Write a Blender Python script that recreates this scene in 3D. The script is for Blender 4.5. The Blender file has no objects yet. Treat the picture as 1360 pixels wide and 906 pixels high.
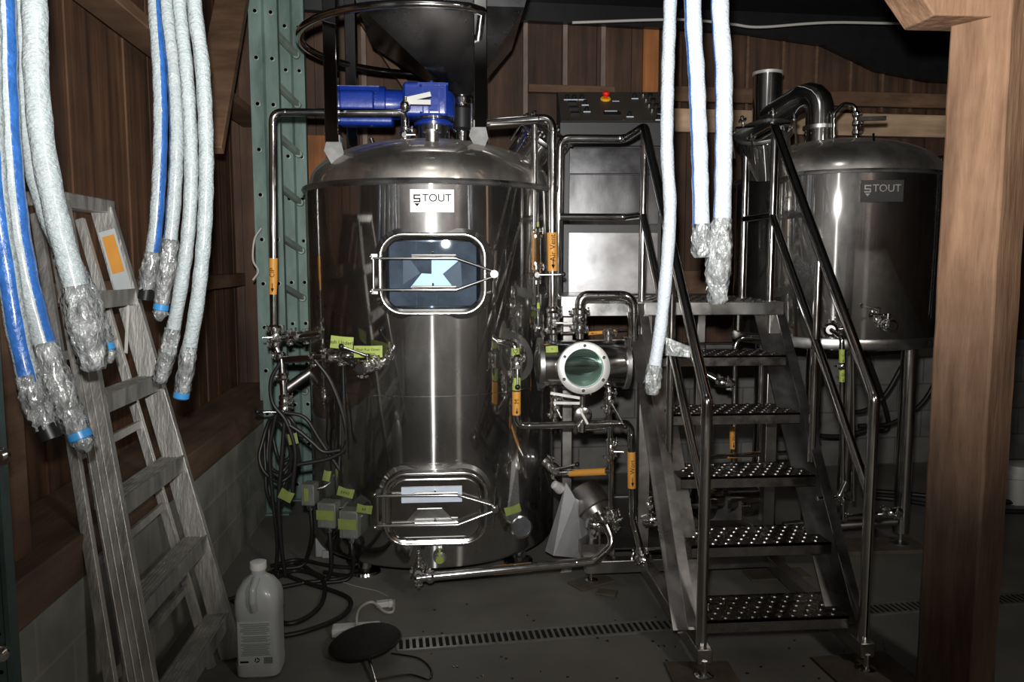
import bpy, math, random
from mathutils import Vector, Matrix
random.seed(7)
V = Vector
S = bpy.context.scene
COL = S.collection
PI = math.pi

# ------------------------------------------------------------------ camera
F_PX, PITCH, YAW = 1050.0, math.radians(5.7), math.radians(4.5)
CAM = V((0, 0, 1.5))
cd = bpy.data.cameras.new('camera'); cam = bpy.data.objects.new('camera', cd); COL.objects.link(cam)
cam.location = CAM; cam.rotation_euler = (PI/2 - PITCH, 0, -YAW)
cd.sensor_width = 36; cd.lens = 36*F_PX/1360; cd.clip_start = .05
S.camera = cam
_fw = V((math.sin(YAW)*math.cos(PITCH), math.cos(YAW)*math.cos(PITCH), -math.sin(PITCH)))
_rt = V((math.cos(YAW), -math.sin(YAW), 0)); _up = _rt.cross(_fw)
def ray(px, py): return _fw + _rt*((px-680)/F_PX) - _up*((py-453)/F_PX)
def P(px, py, Y):            # measured photo position -> point at depth Y
    d = ray(px, py); return CAM + d*(Y/d.y)
def PZ(px, py, z):           # -> point at height z
    d = ray(px, py); return CAM + d*((z-1.5)/d.z)
def PX(px, py, X):           # -> point on plane x = X
    d = ray(px, py); return CAM + d*(X/d.x)

# ------------------------------------------------------------------ mesh builder
def frame(ax, hint=None):
    ax = V(ax).normalized()
    h = V(hint) if hint is not None else (V((0,0,1)) if abs(ax.z) < .9 else V((0,-1,0)))
    u = h.cross(ax)
    if u.length < 1e-6: u = V((1,0,0)).cross(ax)
    u.normalize(); w = ax.cross(u)
    return u, w
def fillet(pts, rad, k=6, closed=False):
    pts = [V(p) for p in pts]
    if rad <= 0 or len(pts) < 3: return pts
    out = [pts[0]]
    for i in range(1, len(pts)-1):
        a, b, c = pts[i-1], pts[i], pts[i+1]
        d1, d2 = (a-b), (c-b); l1, l2 = d1.length, d2.length
        if l1 < 1e-6 or l2 < 1e-6: continue
        d1 /= l1; d2 /= l2
        ang = d1.angle(d2)
        if ang > PI-.05: out.append(b); continue
        t = min(rad/math.tan(ang/2), l1*.48, l2*.48)
        for j in range(k+1):
            s = j/k
            p = (b+d1*t)*(1-s)**2 + b*2*s*(1-s) + (b+d2*t)*s*s
            out.append(p)
    out.append(pts[-1]); return out
def smooth_path(pts, n=6):
    pts = [V(p) for p in pts]; P_ = [pts[0]*2-pts[1]] + pts + [pts[-1]*2-pts[-2]]; out = []
    for i in range(1, len(P_)-2):
        a, b, c, d = P_[i-1], P_[i], P_[i+1], P_[i+2]
        for j in range(n):
            t = j/n
            out.append(.5*((2*b)+(c-a)*t+(2*a-5*b+4*c-d)*t*t+(3*b-a-3*c+d)*t**3))
    out.append(pts[-1]); return out
_txt = {}
def text_geo(s):
    if s in _txt: return _txt[s]
    cu = bpy.data.curves.new('t', 'FONT'); cu.body = s; cu.size = 1; cu.align_x = 'CENTER'; cu.align_y = 'CENTER'
    o = bpy.data.objects.new('t', cu); COL.objects.link(o)
    bpy.context.view_layer.update()
    me = o.evaluated_get(bpy.context.evaluated_depsgraph_get()).to_mesh()
    g = ([v.co.copy() for v in me.vertices], [tuple(p.vertices) for p in me.polygons])
    bpy.data.objects.remove(o); bpy.data.curves.remove(cu)
    _txt[s] = g; return g
class MB:
    def __init__(s): s.v = []; s.f = []; s.m = []; s.mi = 0
    def add(s, vs, fs, mi=None):
        o = len(s.v); s.v += [V(v) for v in vs]
        for f in fs: s.f.append(tuple(i+o for i in f)); s.m.append(s.mi if mi is None else mi)
        return s
    def box(s, c, size, rz=0, rot=None, mi=None):
        x, y, z = [k/2 for k in size]; R = rot or Matrix.Rotation(rz, 3, 'Z'); c = V(c)
        vs = [c+R@V((a*x, b*y, d*z)) for a in (-1,1) for b in (-1,1) for d in (-1,1)]
        return s.add(vs, [(0,1,3,2),(4,6,7,5),(0,4,5,1),(2,3,7,6),(0,2,6,4),(1,5,7,3)], mi)
    def bar(s, p0, p1, w, h, hint=None, mi=None):      # box from p0 to p1
        p0, p1 = V(p0), V(p1); u, t = frame(p1-p0, hint)
        vs = [p+u*(a*w/2)+t*(b*h/2) for p in (p0, p1) for a, b in ((-1,-1),(1,-1),(1,1),(-1,1))]
        return s.add(vs, [(3,2,1,0),(4,5,6,7),(0,1,5,4),(1,2,6,5),(2,3,7,6),(3,0,4,7)], mi)
    def lathe(s, prof, o, ax=(0,0,1), n=24, mi=None, caps=True):   # prof: (radius, height)
        o = V(o); ax = V(ax).normalized(); u, w = frame(ax); vs = []; fs = []
        for r, h in prof:
            for i in range(n):
                a = 2*PI*i/n; vs.append(o+ax*h+(u*math.cos(a)+w*math.sin(a))*r)
        for k in range(len(prof)-1):
            for i in range(n):
                j = (i+1) % n; fs.append((k*n+i, k*n+j, (k+1)*n+j, (k+1)*n+i))
        if caps and prof[0][0] > 1e-5: fs.append(tuple(range(n-1, -1, -1)))
        if caps and prof[-1][0] > 1e-5: fs.append(tuple((len(prof)-1)*n+i for i in range(n)))
        return s.add(vs, fs, mi)
    def cyl(s, p0, p1, r, r2=None, n=16, mi=None):
        p0, p1 = V(p0), V(p1); r2 = r if r2 is None else r2
        return s.lathe([(r,0),(r2,(p1-p0).length)], p0, p1-p0, n, mi)
    def sphere(s, c, r, n=14, mi=None, sc=1.0):
        k = n//2
        return s.lathe([(r*math.sin(PI*i/k)+1e-6, -r*sc*math.cos(PI*i/k)) for i in range(k+1)], c, (0,0,1), n, mi)
    def tube(s, pts, r, n=12, fil=0, closed=False, mi=None, radf=None, mif=None, caps=True, bluedir=None):
        pts = fillet(pts, fil) if fil else [V(p) for p in pts]
        N = len(pts); vs = []; fs = []; u = None
        for i, p in enumerate(pts):
            if closed: t = (pts[(i+1) % N]-pts[i-1])
            else: t = pts[min(i+1, N-1)]-pts[max(i-1, 0)]
            if t.length < 1e-9: t = V((0,0,1))
            t.normalize()
            if u is None: u, w = frame(t)
            else:
                u = (u-t*u.dot(t)); u = u.normalized() if u.length > 1e-6 else frame(t)[0]; w = t.cross(u)
            for j in range(n):
                a = 2*PI*j/n; rr = r if radf is None else r*radf(i/(N-1), j/n, i, j)
                vs.append(p+(u*math.cos(a)+w*math.sin(a))*rr)
        o = len(s.v); s.v += vs
        for i in range(N if closed else N-1):
            for j in range(n):
                k = (j+1) % n; i2 = (i+1) % N
                s.f.append(tuple(o+q for q in (i*n+j, i*n+k, i2*n+k, i2*n+j)))
                if bluedir:
                    e = ((s.v[o+i*n+j]+s.v[o+i*n+k])/2-pts[i]); e = e.normalized() if e.length else e
                    bd = V((math.sin(bluedir[0]), -math.cos(bluedir[0]), 0)); s.m.append(1 if e.dot(bd) > math.cos(bluedir[1]) else 0)
                else: s.m.append((s.mi if mi is None else mi) if mif is None else mif(i/(N-1), j/n))
        if not closed and caps:
            s.f.append(tuple(o+j for j in range(n-1, -1, -1))); s.m.append(s.mi if mi is None else mi)
            s.f.append(tuple(o+(N-1)*n+j for j in range(n))); s.m.append(s.mi if mi is None else mi)
        return s
    def prism(s, poly, o, u, w, d, mi=None):           # 2-D polygon in plane (u, w) extruded by vector d
        o, u, w, d = V(o), V(u), V(w), V(d); n = len(poly)
        a = [o+u*x+w*y for x, y in poly]; vs = a+[p+d for p in a]
        fs = [tuple(range(n)), tuple(range(2*n-1, n-1, -1))]+[(i, n+i, n+(i+1) % n, (i+1) % n) for i in range(n)]
        return s.add(vs, fs, mi)
    def loft(s, rings, caps=True, mi=None):
        n = len(rings[0]); vs = [p for r in rings for p in r]; fs = []
        for k in range(len(rings)-1):
            for i in range(n):
                j = (i+1) % n; fs.append((k*n+i, k*n+j, (k+1)*n+j, (k+1)*n+i))
        if caps: fs += [tuple(range(n-1, -1, -1)), tuple((len(rings)-1)*n+i for i in range(n))]
        return s.add(vs, fs, mi)
    def text(s, txt, o, u, w, size, mi=None):
        vs, fs = text_geo(txt); o, u, w = V(o), V(u).normalized(), V(w).normalized()
        return s.add([o+u*(v.x*size)+w*(v.y*size) for v in vs], fs, mi)
    def build(s, name, mats, parent=None, ang=38, bev=0):
        mats = mats if isinstance(mats, (list, tuple)) else [mats]
        me = bpy.data.meshes.new(name)
        if parent is None:
            xs = [v.x for v in s.v]; ys = [v.y for v in s.v]; zs = [v.z for v in s.v]
            org = V(((min(xs)+max(xs))/2, (min(ys)+max(ys))/2, min(zs)))
        else:
            org = V((0,0,0)); q = parent
            while q is not None: org += q.location; q = q.parent
        me.from_pydata([v-org for v in s.v], [], s.f)
        for m in mats: me.materials.append(m)
        me.polygons.foreach_set('material_index', [min(i, len(mats)-1) for i in s.m])
        me.polygons.foreach_set('use_smooth', [True]*len(s.f))
        me.update(); me.set_sharp_from_angle(angle=math.radians(ang))
        o = bpy.data.objects.new(name, me); COL.objects.link(o)
        if parent is None: o.location = org
        else: o.parent = parent
        if bev:
            b = o.modifiers.new('b', 'BEVEL'); b.width = bev; b.segments = 2; b.limit_method = 'ANGLE'; b.harden_normals = False
        return o
def tag(o, label=None, cat=None, group=None, kind=None):
    if label: o['label'] = label
    if cat: o['category'] = cat
    if group: o['group'] = group
    if kind: o['kind'] = kind
    return o
def thing(name, label, cat, loc, group=None):
    o = bpy.data.objects.new(name, None); COL.objects.link(o); o.location = V(loc); o.empty_display_size = .05
    return tag(o, label, cat, group)

# ------------------------------------------------------------------ materials
def mat(name, col, rough=.5, metal=0, var=0, scale=8, stretch=(1,1,1), bump=0, bscale=None, rvar=0, coat=0,
        col2=None, trans=0, ior=1.45, aniso=0, bdist=.01, emis=None, alpha=1, spec=None):
    m = bpy.data.materials.new(name); m.use_nodes = True; nt = m.node_tree; N = nt.nodes; L = nt.links
    b = N['Principled BSDF']; b.inputs['Base Color'].default_value = (*col, 1)
    b.inputs['Roughness'].default_value = rough; b.inputs['Metallic'].default_value = metal
    b.inputs['Coat Weight'].default_value = coat; b.inputs['Coat Roughness'].default_value = .12
    b.inputs['Transmission Weight'].default_value = trans; b.inputs['IOR'].default_value = ior
    b.inputs['Anisotropic'].default_value = aniso; b.inputs['Alpha'].default_value = alpha
    if spec is not None: b.inputs['Specular IOR Level'].default_value = spec
    if emis: b.inputs['Emission Color'].default_value = (*emis[0], 1); b.inputs['Emission Strength'].default_value = emis[1]
    if var or bump or rvar or col2:
        tc = N.new('ShaderNodeTexCoord'); mp = N.new('ShaderNodeMapping'); mp.inputs['Scale'].default_value = stretch
        L.new(tc.outputs['Object'], mp.inputs['Vector'])
        nz = N.new('ShaderNodeTexNoise'); nz.inputs['Scale'].default_value = scale; nz.inputs['Detail'].default_value = 6
        nz.inputs['Roughness'].default_value = .6
        L.new(mp.outputs[0], nz.inputs['Vector'])
        if var or col2:
            cr = N.new('ShaderNodeValToRGB'); cr.color_ramp.elements[0].position = .3; cr.color_ramp.elements[1].position = .7
            c2 = col2 or tuple(min(1, c*(1+var)) for c in col); c1 = tuple(c*(1-var) for c in col)
            cr.color_ramp.elements[0].color = (*c1, 1); cr.color_ramp.elements[1].color = (*c2, 1)
            L.new(nz.outputs['Fac'], cr.inputs[0]); L.new(cr.outputs[0], b.inputs['Base Color'])
        if rvar:
            mr = N.new('ShaderNodeMapRange'); mr.inputs[1].default_value = .35; mr.inputs[2].default_value = .7
            mr.inputs[3].default_value = max(.02, rough-rvar*.4); mr.inputs[4].default_value = rough+rvar
            L.new(nz.outputs['Fac'], mr.inputs[0]); L.new(mr.outputs[0], b.inputs['Roughness'])
        if bump:
            n2 = N.new('ShaderNodeTexNoise'); n2.inputs['Scale'].default_value = bscale or scale; n2.inputs['Detail'].default_value = 5
            L.new(mp.outputs[0], n2.inputs['Vector'])
            bp = N.new('ShaderNodeBump'); bp.inputs['Strength'].default_value = bump; bp.inputs['Distance'].default_value = bdist
            L.new(n2.outputs['Fac'], bp.inputs['Height']); L.new(bp.outputs[0], b.inputs['Normal'])
    return m
def wood(name, c1, c2, sc=(30,30,2.2), rough=.75, bump=.5):
    m = mat(name, c1, rough, var=0, scale=1.0, stretch=sc, bump=bump, bscale=1.6, col2=c2)
    nt = m.node_tree; N = nt.nodes; L = nt.links       # large mottling on top of the grain
    b = N['Principled BSDF']; src = b.inputs['Base Color'].links[0].from_socket
    tc = N.new('ShaderNodeTexCoord'); n = N.new('ShaderNodeTexNoise'); n.inputs['Scale'].default_value = 2.3; n.inputs['Detail'].default_value = 4
    L.new(tc.outputs['Object'], n.inputs['Vector'])
    mr = N.new('ShaderNodeMapRange'); mr.inputs[1].default_value = .3; mr.inputs[2].default_value = .7; mr.inputs[3].default_value = .55; mr.inputs[4].default_value = 1.25
    mx = N.new('ShaderNodeVectorMath'); mx.operation = 'SCALE'
    L.new(n.outputs['Fac'], mr.inputs[0]); L.new(src, mx.inputs[0]); L.new(mr.outputs[0], mx.inputs['Scale']); L.new(mx.outputs[0], b.inputs['Base Color'])
    return m
M = {}
M['tank'] = mat('tank_steel', (.50,.49,.475), .17, 1, var=.10, scale=2.4, stretch=(1,1,.6), rvar=.10, bump=.012, bscale=3)
def tank_mat(name, c, r1=.06, r2=.36, r3=.44, f=(.27,.42), aniso=.92, rot=0.0, dirt=1.0):
    m = bpy.data.materials.new(name); m.use_nodes = True; nt = m.node_tree; N = nt.nodes; L = nt.links
    N.remove(N['Principled BSDF']); out = N['Material Output']
    tc = N.new('ShaderNodeTexCoord'); mp = N.new('ShaderNodeMapping'); mp.inputs['Scale'].default_value = (1,1,.55); L.new(tc.outputs['Object'], mp.inputs[0])
    nz = N.new('ShaderNodeTexNoise'); nz.inputs['Scale'].default_value = 3.2; nz.inputs['Detail'].default_value = 7; nz.inputs['Roughness'].default_value = .62; L.new(mp.outputs[0], nz.inputs['Vector'])
    mr = N.new('ShaderNodeMapRange'); mr.inputs[1].default_value = .42; mr.inputs[2].default_value = .68; mr.inputs[3].default_value = f[0]*.55; mr.inputs[4].default_value = f[0]*1.5; L.new(nz.outputs['Fac'], mr.inputs[0])
    n2 = N.new('ShaderNodeTexNoise'); n2.inputs['Scale'].default_value = 1.6; n2.inputs['Detail'].default_value = 2; L.new(tc.outputs['Object'], n2.inputs['Vector'])
    bp = N.new('ShaderNodeBump'); bp.inputs['Strength'].default_value = .10; bp.inputs['Distance'].default_value = .02; L.new(n2.outputs['Fac'], bp.inputs['Height'])
    tg = N.new('ShaderNodeTangent'); tg.direction_type = 'RADIAL'; tg.axis = 'Z'
    def g(r, an=0):
        n = N.new('ShaderNodeBsdfAnisotropic'); n.inputs['Color'].default_value = (*c, 1); n.inputs['Roughness'].default_value = r
        n.inputs['Anisotropy'].default_value = an; n.inputs['Rotation'].default_value = rot
        L.new(bp.outputs[0], n.inputs['Normal'])
        if an: L.new(tg.outputs[0], n.inputs['Tangent'])
        return n
    a, b_, d = g(r1), g(r2, aniso), g(r3)
    m1 = N.new('ShaderNodeMixShader'); m1.inputs[0].default_value = f[1]; L.new(b_.outputs[0], m1.inputs[1]); L.new(d.outputs[0], m1.inputs[2])
    m2 = N.new('ShaderNodeMixShader'); L.new(mr.outputs[0], m2.inputs[0]); L.new(a.outputs[0], m2.inputs[1]); L.new(m1.outputs[0], m2.inputs[2])
    L.new(m2.outputs[0], out.inputs[0]); return m
M['tank'] = tank_mat('tank_steel', (.60,.59,.575))
M['dome'] = tank_mat('dome_steel', (.66,.62,.57), .10, .40, .52, (.55,.85), .3)
M['steel'] = mat('polished_steel', (.66,.65,.63), .12, 1, var=.06, scale=9, rvar=.06)
M['chrome'] = mat('bright_fitting_steel', (.80,.79,.77), .16, 1, var=.05, scale=30)
M['satin'] = mat('satin_steel', (.60,.60,.59), .30, 1, var=.10, scale=7, rvar=.1)
M['dsteel'] = mat('dull_stair_steel', (.38,.365,.35), .32, 1, var=.16, scale=6, rvar=.12, bump=.05)
M['tread'] = mat('tread_steel', (.27,.25,.23), .26, 1, var=.12, scale=20, rvar=.1)
M['cabinet'] = mat('brushed_cabinet_sheet', (.13,.13,.133), .22, 1, var=.06, scale=3, stretch=(3,3,1), rvar=.06)
M['sheet_hi'] = mat('pale_brushed_sheet', (.60,.60,.61), .25, 1, var=.03, scale=3, rvar=.05)
M['console'] = mat('console_face', (.050,.042,.035), .5, 0, var=.2, scale=5)
M['hopper'] = mat('dark_hopper_steel', (.10,.10,.105), .22, 1, var=.2, scale=3, rvar=.12)
M['blackp'] = mat('black_plastic', (.012,.012,.013), .35, 0, var=.2, scale=10)
M['rubber'] = mat('black_rubber', (.014,.013,.013), .42, 0, var=.2, scale=14)
M['blue'] = mat('blue_paint', (.007,.033,.27), .33, 0, var=.15, scale=9, coat=.4, bump=.15, bscale=25)
M['red'] = mat('red_plastic', (.75,.02,.01), .35)
M['yellow'] = mat('yellow_plastic', (.75,.42,.02), .4)
M['orange'] = mat('orange_label', (.60,.27,.045), .5, var=.06, scale=12)
M['lime_d'] = mat('shaded_lime_tape', (.20,.25,.06), .7, var=.2, scale=14)  # lime darkened to carry the shade on the low tags
M['lime'] = mat('lime_tape', (.33,.41,.085), .6, var=.12, scale=14)
M['ink'] = mat('black_ink', (.010,.010,.01), .8, spec=0)
M['green'] = mat('green_rack_paint', (.135,.20,.178), .42, .1, var=.35, scale=5, stretch=(2,2,.6), rvar=.1, bump=.05)
M['green_l'] = mat('worn_green_grey_paint', (.22,.26,.23), .45, .2, var=.3, scale=5, stretch=(2,2,.6))
M['galv'] = mat('teal_strut', (.09,.135,.13), .38, .5, var=.25, scale=6)
M['alu'] = mat('weathered_aluminium', (.44,.43,.405), .46, .75, var=.28, scale=5, stretch=(4,4,.8), rvar=.15, bump=.25, bscale=30)
M['alu_l'] = mat('bright_aluminium', (.66,.65,.62), .40, .5, var=.15, scale=6, stretch=(4,4,1))
M['card'] = mat('brown_cardboard', (.26,.15,.085), .8, var=.12, scale=4)
M['hose'] = mat('wrapped_hose', (.44,.50,.51), .20, 0, var=.10, scale=30, stretch=(1,1,2), bump=.75, bscale=70, bdist=.012, coat=1)
M['hose_w'] = mat('white_wrapped_hose', (.50,.55,.60), .28, 0, var=.05, scale=40, stretch=(1,1,2), bump=.6, bscale=90, coat=.8)
M['hose_b'] = mat('blue_hose_stripe', (.03,.13,.42), .30, 0, var=.25, scale=30, bump=.4, bscale=80, coat=1)
M['wrap'] = mat('crumpled_clear_wrap', (.46,.48,.48), .09, .35, var=.5, scale=30, stretch=(1,1,.6), bump=1.0, bscale=34, bdist=.035, coat=1, trans=.25, ior=1.3)
M['ringb'] = mat('blue_ring', (.05,.28,.62), .3, coat=.5)
M['jug'] = mat('translucent_jug', (.46,.48,.47), .34, 0, var=.06, scale=6, trans=.15, coat=.2)
M['white'] = mat('white_plastic', (.62,.62,.58), .45, var=.05, scale=8)
M['paper'] = mat('paper_label', (.42,.45,.45), .55, var=.03, scale=30)
M['grey'] = mat('grey_label_ink', (.13,.14,.15), .6)
M['plate'] = mat('name_plate', (.62,.62,.62), .55, .25)
M['plate_d'] = mat('dark_name_plate', (.10,.10,.10), .3, .9)
M['boxg'] = mat('grey_junction_box', (.16,.17,.15), .5, .2, var=.2, scale=12)
M['cable_w'] = mat('pale_cable', (.45,.44,.40), .5)
M['grate'] = mat('drain_grate_steel', (.30,.30,.28), .42, .7, var=.2, scale=20)
M['mirror'] = mat('dark_mirror_tube', (.30,.30,.30), .07, 1, var=.1, scale=4)
def glass_mat(name, tint, rough=.01):
    m = bpy.data.materials.new(name); m.use_nodes = True; nt = m.node_tree; N = nt.nodes; L = nt.links; N.remove(N['Principled BSDF'])
    t = N.new('ShaderNodeBsdfTransparent'); t.inputs[0].default_value = (*tint, 1); g = N.new('ShaderNodeBsdfGlossy'); g.inputs['Roughness'].default_value = rough
    f = N.new('ShaderNodeFresnel'); f.inputs[0].default_value = 1.5; x = N.new('ShaderNodeMixShader')
    L.new(f.outputs[0], x.inputs[0]); L.new(t.outputs[0], x.inputs[1]); L.new(g.outputs[0], x.inputs[2]); L.new(x.outputs[0], N['Material Output'].inputs[0]); return m
M['glass_g'] = glass_mat('greenish_sight_glass', (.80,.90,.88))
M['ldoor'] = mat('lower_door_sheet', (.44,.44,.445), .20, 1, var=.06, scale=3, rvar=.05)
M['inner'] = mat('dim_tank_interior', (.05,.053,.058), .7, 0, var=.6, scale=9)
M['guard'] = mat('pale_guard_metal', (.52,.52,.53), .42, .35, var=.15, scale=8)
M['gus'] = mat('bracket_steel', (.20,.20,.195), .6, .1, var=.4, scale=12)
M['lip'] = mat('dark_console_lip', (.016,.016,.017), .45, 0, var=.2, scale=6)
M['mesh'] = mat('black_mesh_fabric', (.010,.010,.010), .75, 0, bump=.5, bscale=160)
M['void'] = mat('drain_void', (.004,.004,.004), .9)
M['siding'] = wood('dark_barn_siding', (.040,.019,.010), (.155,.074,.036), (16,16,.8))
M['siding_b'] = wood('dark_barn_siding_back', (.030,.015,.009), (.115,.060,.034), (13,13,.9))
M['timber'] = wood('brown_timber', (.085,.042,.022), (.20,.115,.066), (3,3,14), bump=.3)
M['batten'] = wood('dusty_batten', (.16,.12,.10), (.34,.25,.20), (20,20,3))
M['sill'] = wood('dusty_sill_beam', (.085,.050,.030), (.17,.105,.065), (14,1.2,14))
M['orangewood'] = wood('orange_board', (.22,.075,.020), (.42,.16,.05), (24,24,1.2))
M['pine'] = wood('pine_rail', (.36,.235,.14), (.58,.40,.26), (1.5,20,20), bump=.2)
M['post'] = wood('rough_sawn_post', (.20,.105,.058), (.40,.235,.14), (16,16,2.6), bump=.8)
def dim_grimy_base(m, z0, z1, f):          # weaker flash low on the post painted into the wood, with grime
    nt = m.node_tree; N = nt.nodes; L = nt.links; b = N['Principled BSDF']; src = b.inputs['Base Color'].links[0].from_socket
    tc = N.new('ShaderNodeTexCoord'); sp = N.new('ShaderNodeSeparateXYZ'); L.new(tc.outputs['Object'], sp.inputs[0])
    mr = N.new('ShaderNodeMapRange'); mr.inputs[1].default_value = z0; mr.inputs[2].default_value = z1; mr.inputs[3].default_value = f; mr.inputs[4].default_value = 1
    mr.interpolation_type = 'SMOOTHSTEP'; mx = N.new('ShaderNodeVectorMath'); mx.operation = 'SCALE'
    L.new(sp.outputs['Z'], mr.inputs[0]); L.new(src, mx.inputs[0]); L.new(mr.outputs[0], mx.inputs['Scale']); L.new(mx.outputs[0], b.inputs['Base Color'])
dim_grimy_base(M['post'], .3, 2.0, .22)
M['ply'] = mat('wood_pad', (.095,.075,.052), .8, var=.3, scale=12)

def concrete():
    m = mat('concrete_floor', (.150,.144,.128), .6, var=.32, scale=1.6, rvar=.15, bump=.15, bscale=14)
    return m
M['floor'] = concrete()
def block_mat(name, c1, c2, mortar, swap):
    m = bpy.data.materials.new(name); m.use_nodes = True; nt = m.node_tree; N = nt.nodes; L = nt.links; b = N['Principled BSDF']
    tc = N.new('ShaderNodeTexCoord'); sp = N.new('ShaderNodeSeparateXYZ'); cb = N.new('ShaderNodeCombineXYZ')
    L.new(tc.outputs['Object'], sp.inputs[0]); L.new(sp.outputs['Y' if swap else 'X'], cb.inputs['X']); L.new(sp.outputs['Z'], cb.inputs['Y'])
    br = N.new('ShaderNodeTexBrick'); L.new(cb.outputs[0], br.inputs['Vector'])
    br.inputs['Scale'].default_value = 1; br.inputs['Brick Width'].default_value = .40; br.inputs['Row Height'].default_value = .20
    br.inputs['Mortar Size'].default_value = .006; br.inputs['Color1'].default_value = (*c1,1); br.inputs['Color2'].default_value = (*c2,1); br.inputs['Mortar'].default_value = (*mortar,1)
    nz = N.new('ShaderNodeTexNoise'); nz.inputs['Scale'].default_value = 5; nz.inputs['Detail'].default_value = 7
    L.new(tc.outputs['Object'], nz.inputs['Vector'])
    mr = N.new('ShaderNodeMapRange'); mr.inputs[1].default_value = .3; mr.inputs[2].default_value = .7; mr.inputs[3].default_value = .65; mr.inputs[4].default_value = 1.25
    mx = N.new('ShaderNodeVectorMath'); mx.operation = 'SCALE'
    L.new(nz.outputs['Fac'], mr.inputs[0]); L.new(br.outputs['Color'], mx.inputs[0]); L.new(mr.outputs[0], mx.inputs['Scale']); L.new(mx.outputs[0], b.inputs['Base Color'])
    bp = N.new('ShaderNodeBump'); bp.inputs['Strength'].default_value = .4; bp.inputs['Distance'].default_value = .006; bp.invert = True
    L.new(br.outputs['Fac'], bp.inputs['Height']); L.new(bp.outputs[0], b.inputs['Normal'])
    b.inputs['Roughness'].default_value = .85
    return m
M['block'] = block_mat('painted_block', (.26,.26,.225), (.21,.215,.185), (.30,.29,.25), True)
M['block_b'] = block_mat('grey_block_back', (.16,.155,.145), (.12,.115,.108), (.09,.085,.08), False)

# ------------------------------------------------------------------ room
XW, YB, ZC = -1.42, 5.4, 3.2          # siding plane on the left, back wall, ceiling
BR = math.radians(-3.0)                # the back wall runs slightly off square
def backY(x): return YB - math.tan(BR)*(x+1.4)
mb = MB(); mb.box((2.3, 1.5, -.05), (9, 13, .1)); tag(mb.build('floor', M['floor']), kind='structure')
mb = MB(); mb.box((2.3, 1.5, ZC+.05), (9, 13, .1)); tag(mb.build('ceiling', M['blackp']), kind='structure')
# left siding: boards of uneven width and depth
mb = MB(); y = -4.8; rs = random.Random(3)
while y < 6.2:
    w = rs.uniform(.10, .20); d = rs.choice((0, .004, .007, .010))
    mb.box((XW-.02+d, y+w/2, 2.0), (.03, w-.004, 2.8)); y += w
mb.box((XW-.06, .7, 2.0), (.02, 11, 2.8))
tag(mb.build('wall_left', M['siding']), kind='structure')
mb = MB(); mb.box((-1.1-.2, .7, .28), (.4, 11, .56)); tag(mb.build('wall_lower_left', M['block']), kind='structure')
mb = MB(); mb.box((-1.1-.155, .7, .625), (.31, 11, .13)); tag(mb.build('trim_1', M['sill'], bev=.006), kind='structure')
# girts, studs and braces on the left wall
def trim(n, m, f, bev=.004): b = MB(); f(b); return tag(b.build('trim_%d' % n, m, bev=bev), kind='structure')
trim(2, M['timber'], lambda b: b.box((XW+.035, 1.6, 1.385), (.05, 8.6, .085)))
trim(3, M['timber'], lambda b: b.box((XW+.16, 2.22, 2.0), (.16, .085, 2.66)))
a0, a1 = PX(118, -15, -1.27), PX(352, 176, -1.27)
trim(4, M['timber'], lambda b: b.bar(a0, a1, .05, .15, (1,0,0)))
c0, c1 = PX(312, -20, -1.18), PX(272, 200, -1.18)
trim(5, M['timber'], lambda b: b.bar(c0, c1, .05, .17, (1,0,0)))
# back wall
mb = MB(); x = -1.6; rs = random.Random(11)
Rb = Matrix.Rotation(-BR, 3, 'Z')
while x < 7:
    w = rs.uniform(.20, .27); d = rs.choice((0, .012, .02))
    mb.box((x+w/2, backY(x+w/2)+.02+d, 1.75), (w-.004, .03, 3.1), rot=Rb); x += w
mb.box((2.7, backY(2.7)+.07, 2.15), (9, .02, 2.7), rot=Rb)
tag(mb.build('wall_back', M['siding_b']), kind='structure')
mb = MB(); mb.box((3.1, backY(3.1)-.02, .46), (8.2, .16, .92), rot=Rb); tag(mb.build('wall_lower_back', M['block_b']), kind='structure')
n = 6
def vbat(x_px, y0, y1, w, m, off=.03, th=.04):
    global n
    p0 = P(x_px, y0, YB+.1); X = p0.x; Y = backY(X)-off
    z0, z1 = P(x_px, y1, Y).z, P(x_px, y0, Y).z
    trim(n, m, lambda b: b.box((X, Y, (z0+z1)/2), (w, th, z1-z0), rot=Rb), .003); n += 1
def hbat(x0, x1, y_px, h, m, off=.05, th=.05):
    global n
    A = P(x0, y_px, YB+.1); B = P(x1, y_px, YB+.4); z = P((x0+x1)/2, y_px, backY((A.x+B.x)/2)-off).z
    p0 = V((A.x, backY(A.x)-off, z)); p1 = V((B.x, backY(B.x)-off, z))
    trim(n, m, lambda b: b.bar(p0, p1, th, h), .003); n += 1
for xp in (484, 697, 750, 801): vbat(xp, 26, 196, .032, M['batten'])
vbat(646, 26, 260, .03, M['batten'])
for xp in (905, 997, 1046, 1092, 1140, 1185, 1225): vbat(xp, 34, 150, .02, M['timber'])
vbat(865, 20, 400, .11, M['orangewood'], .035)
vbat(421, 180, 320, .25, M['orangewood'], .035)
hbat(460, 803, 21, .06, M['timber']); hbat(700, 803, 119, .05, M['timber'], .07)
hbat(890, 1300, 131, .10, M['timber'], .055); hbat(870, 1310, 165, .155, M['pine'], .09, .05)
hbat(400, 1300, 375, .16, M['timber'], .06, .08)
d0, d1 = P(478, 22, YB-.05), P(562, 150, YB-.05)
trim(n, M['timber'], lambda b: b.bar(d0, d1, .14, .05, (0,0,1))); n += 1
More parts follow.
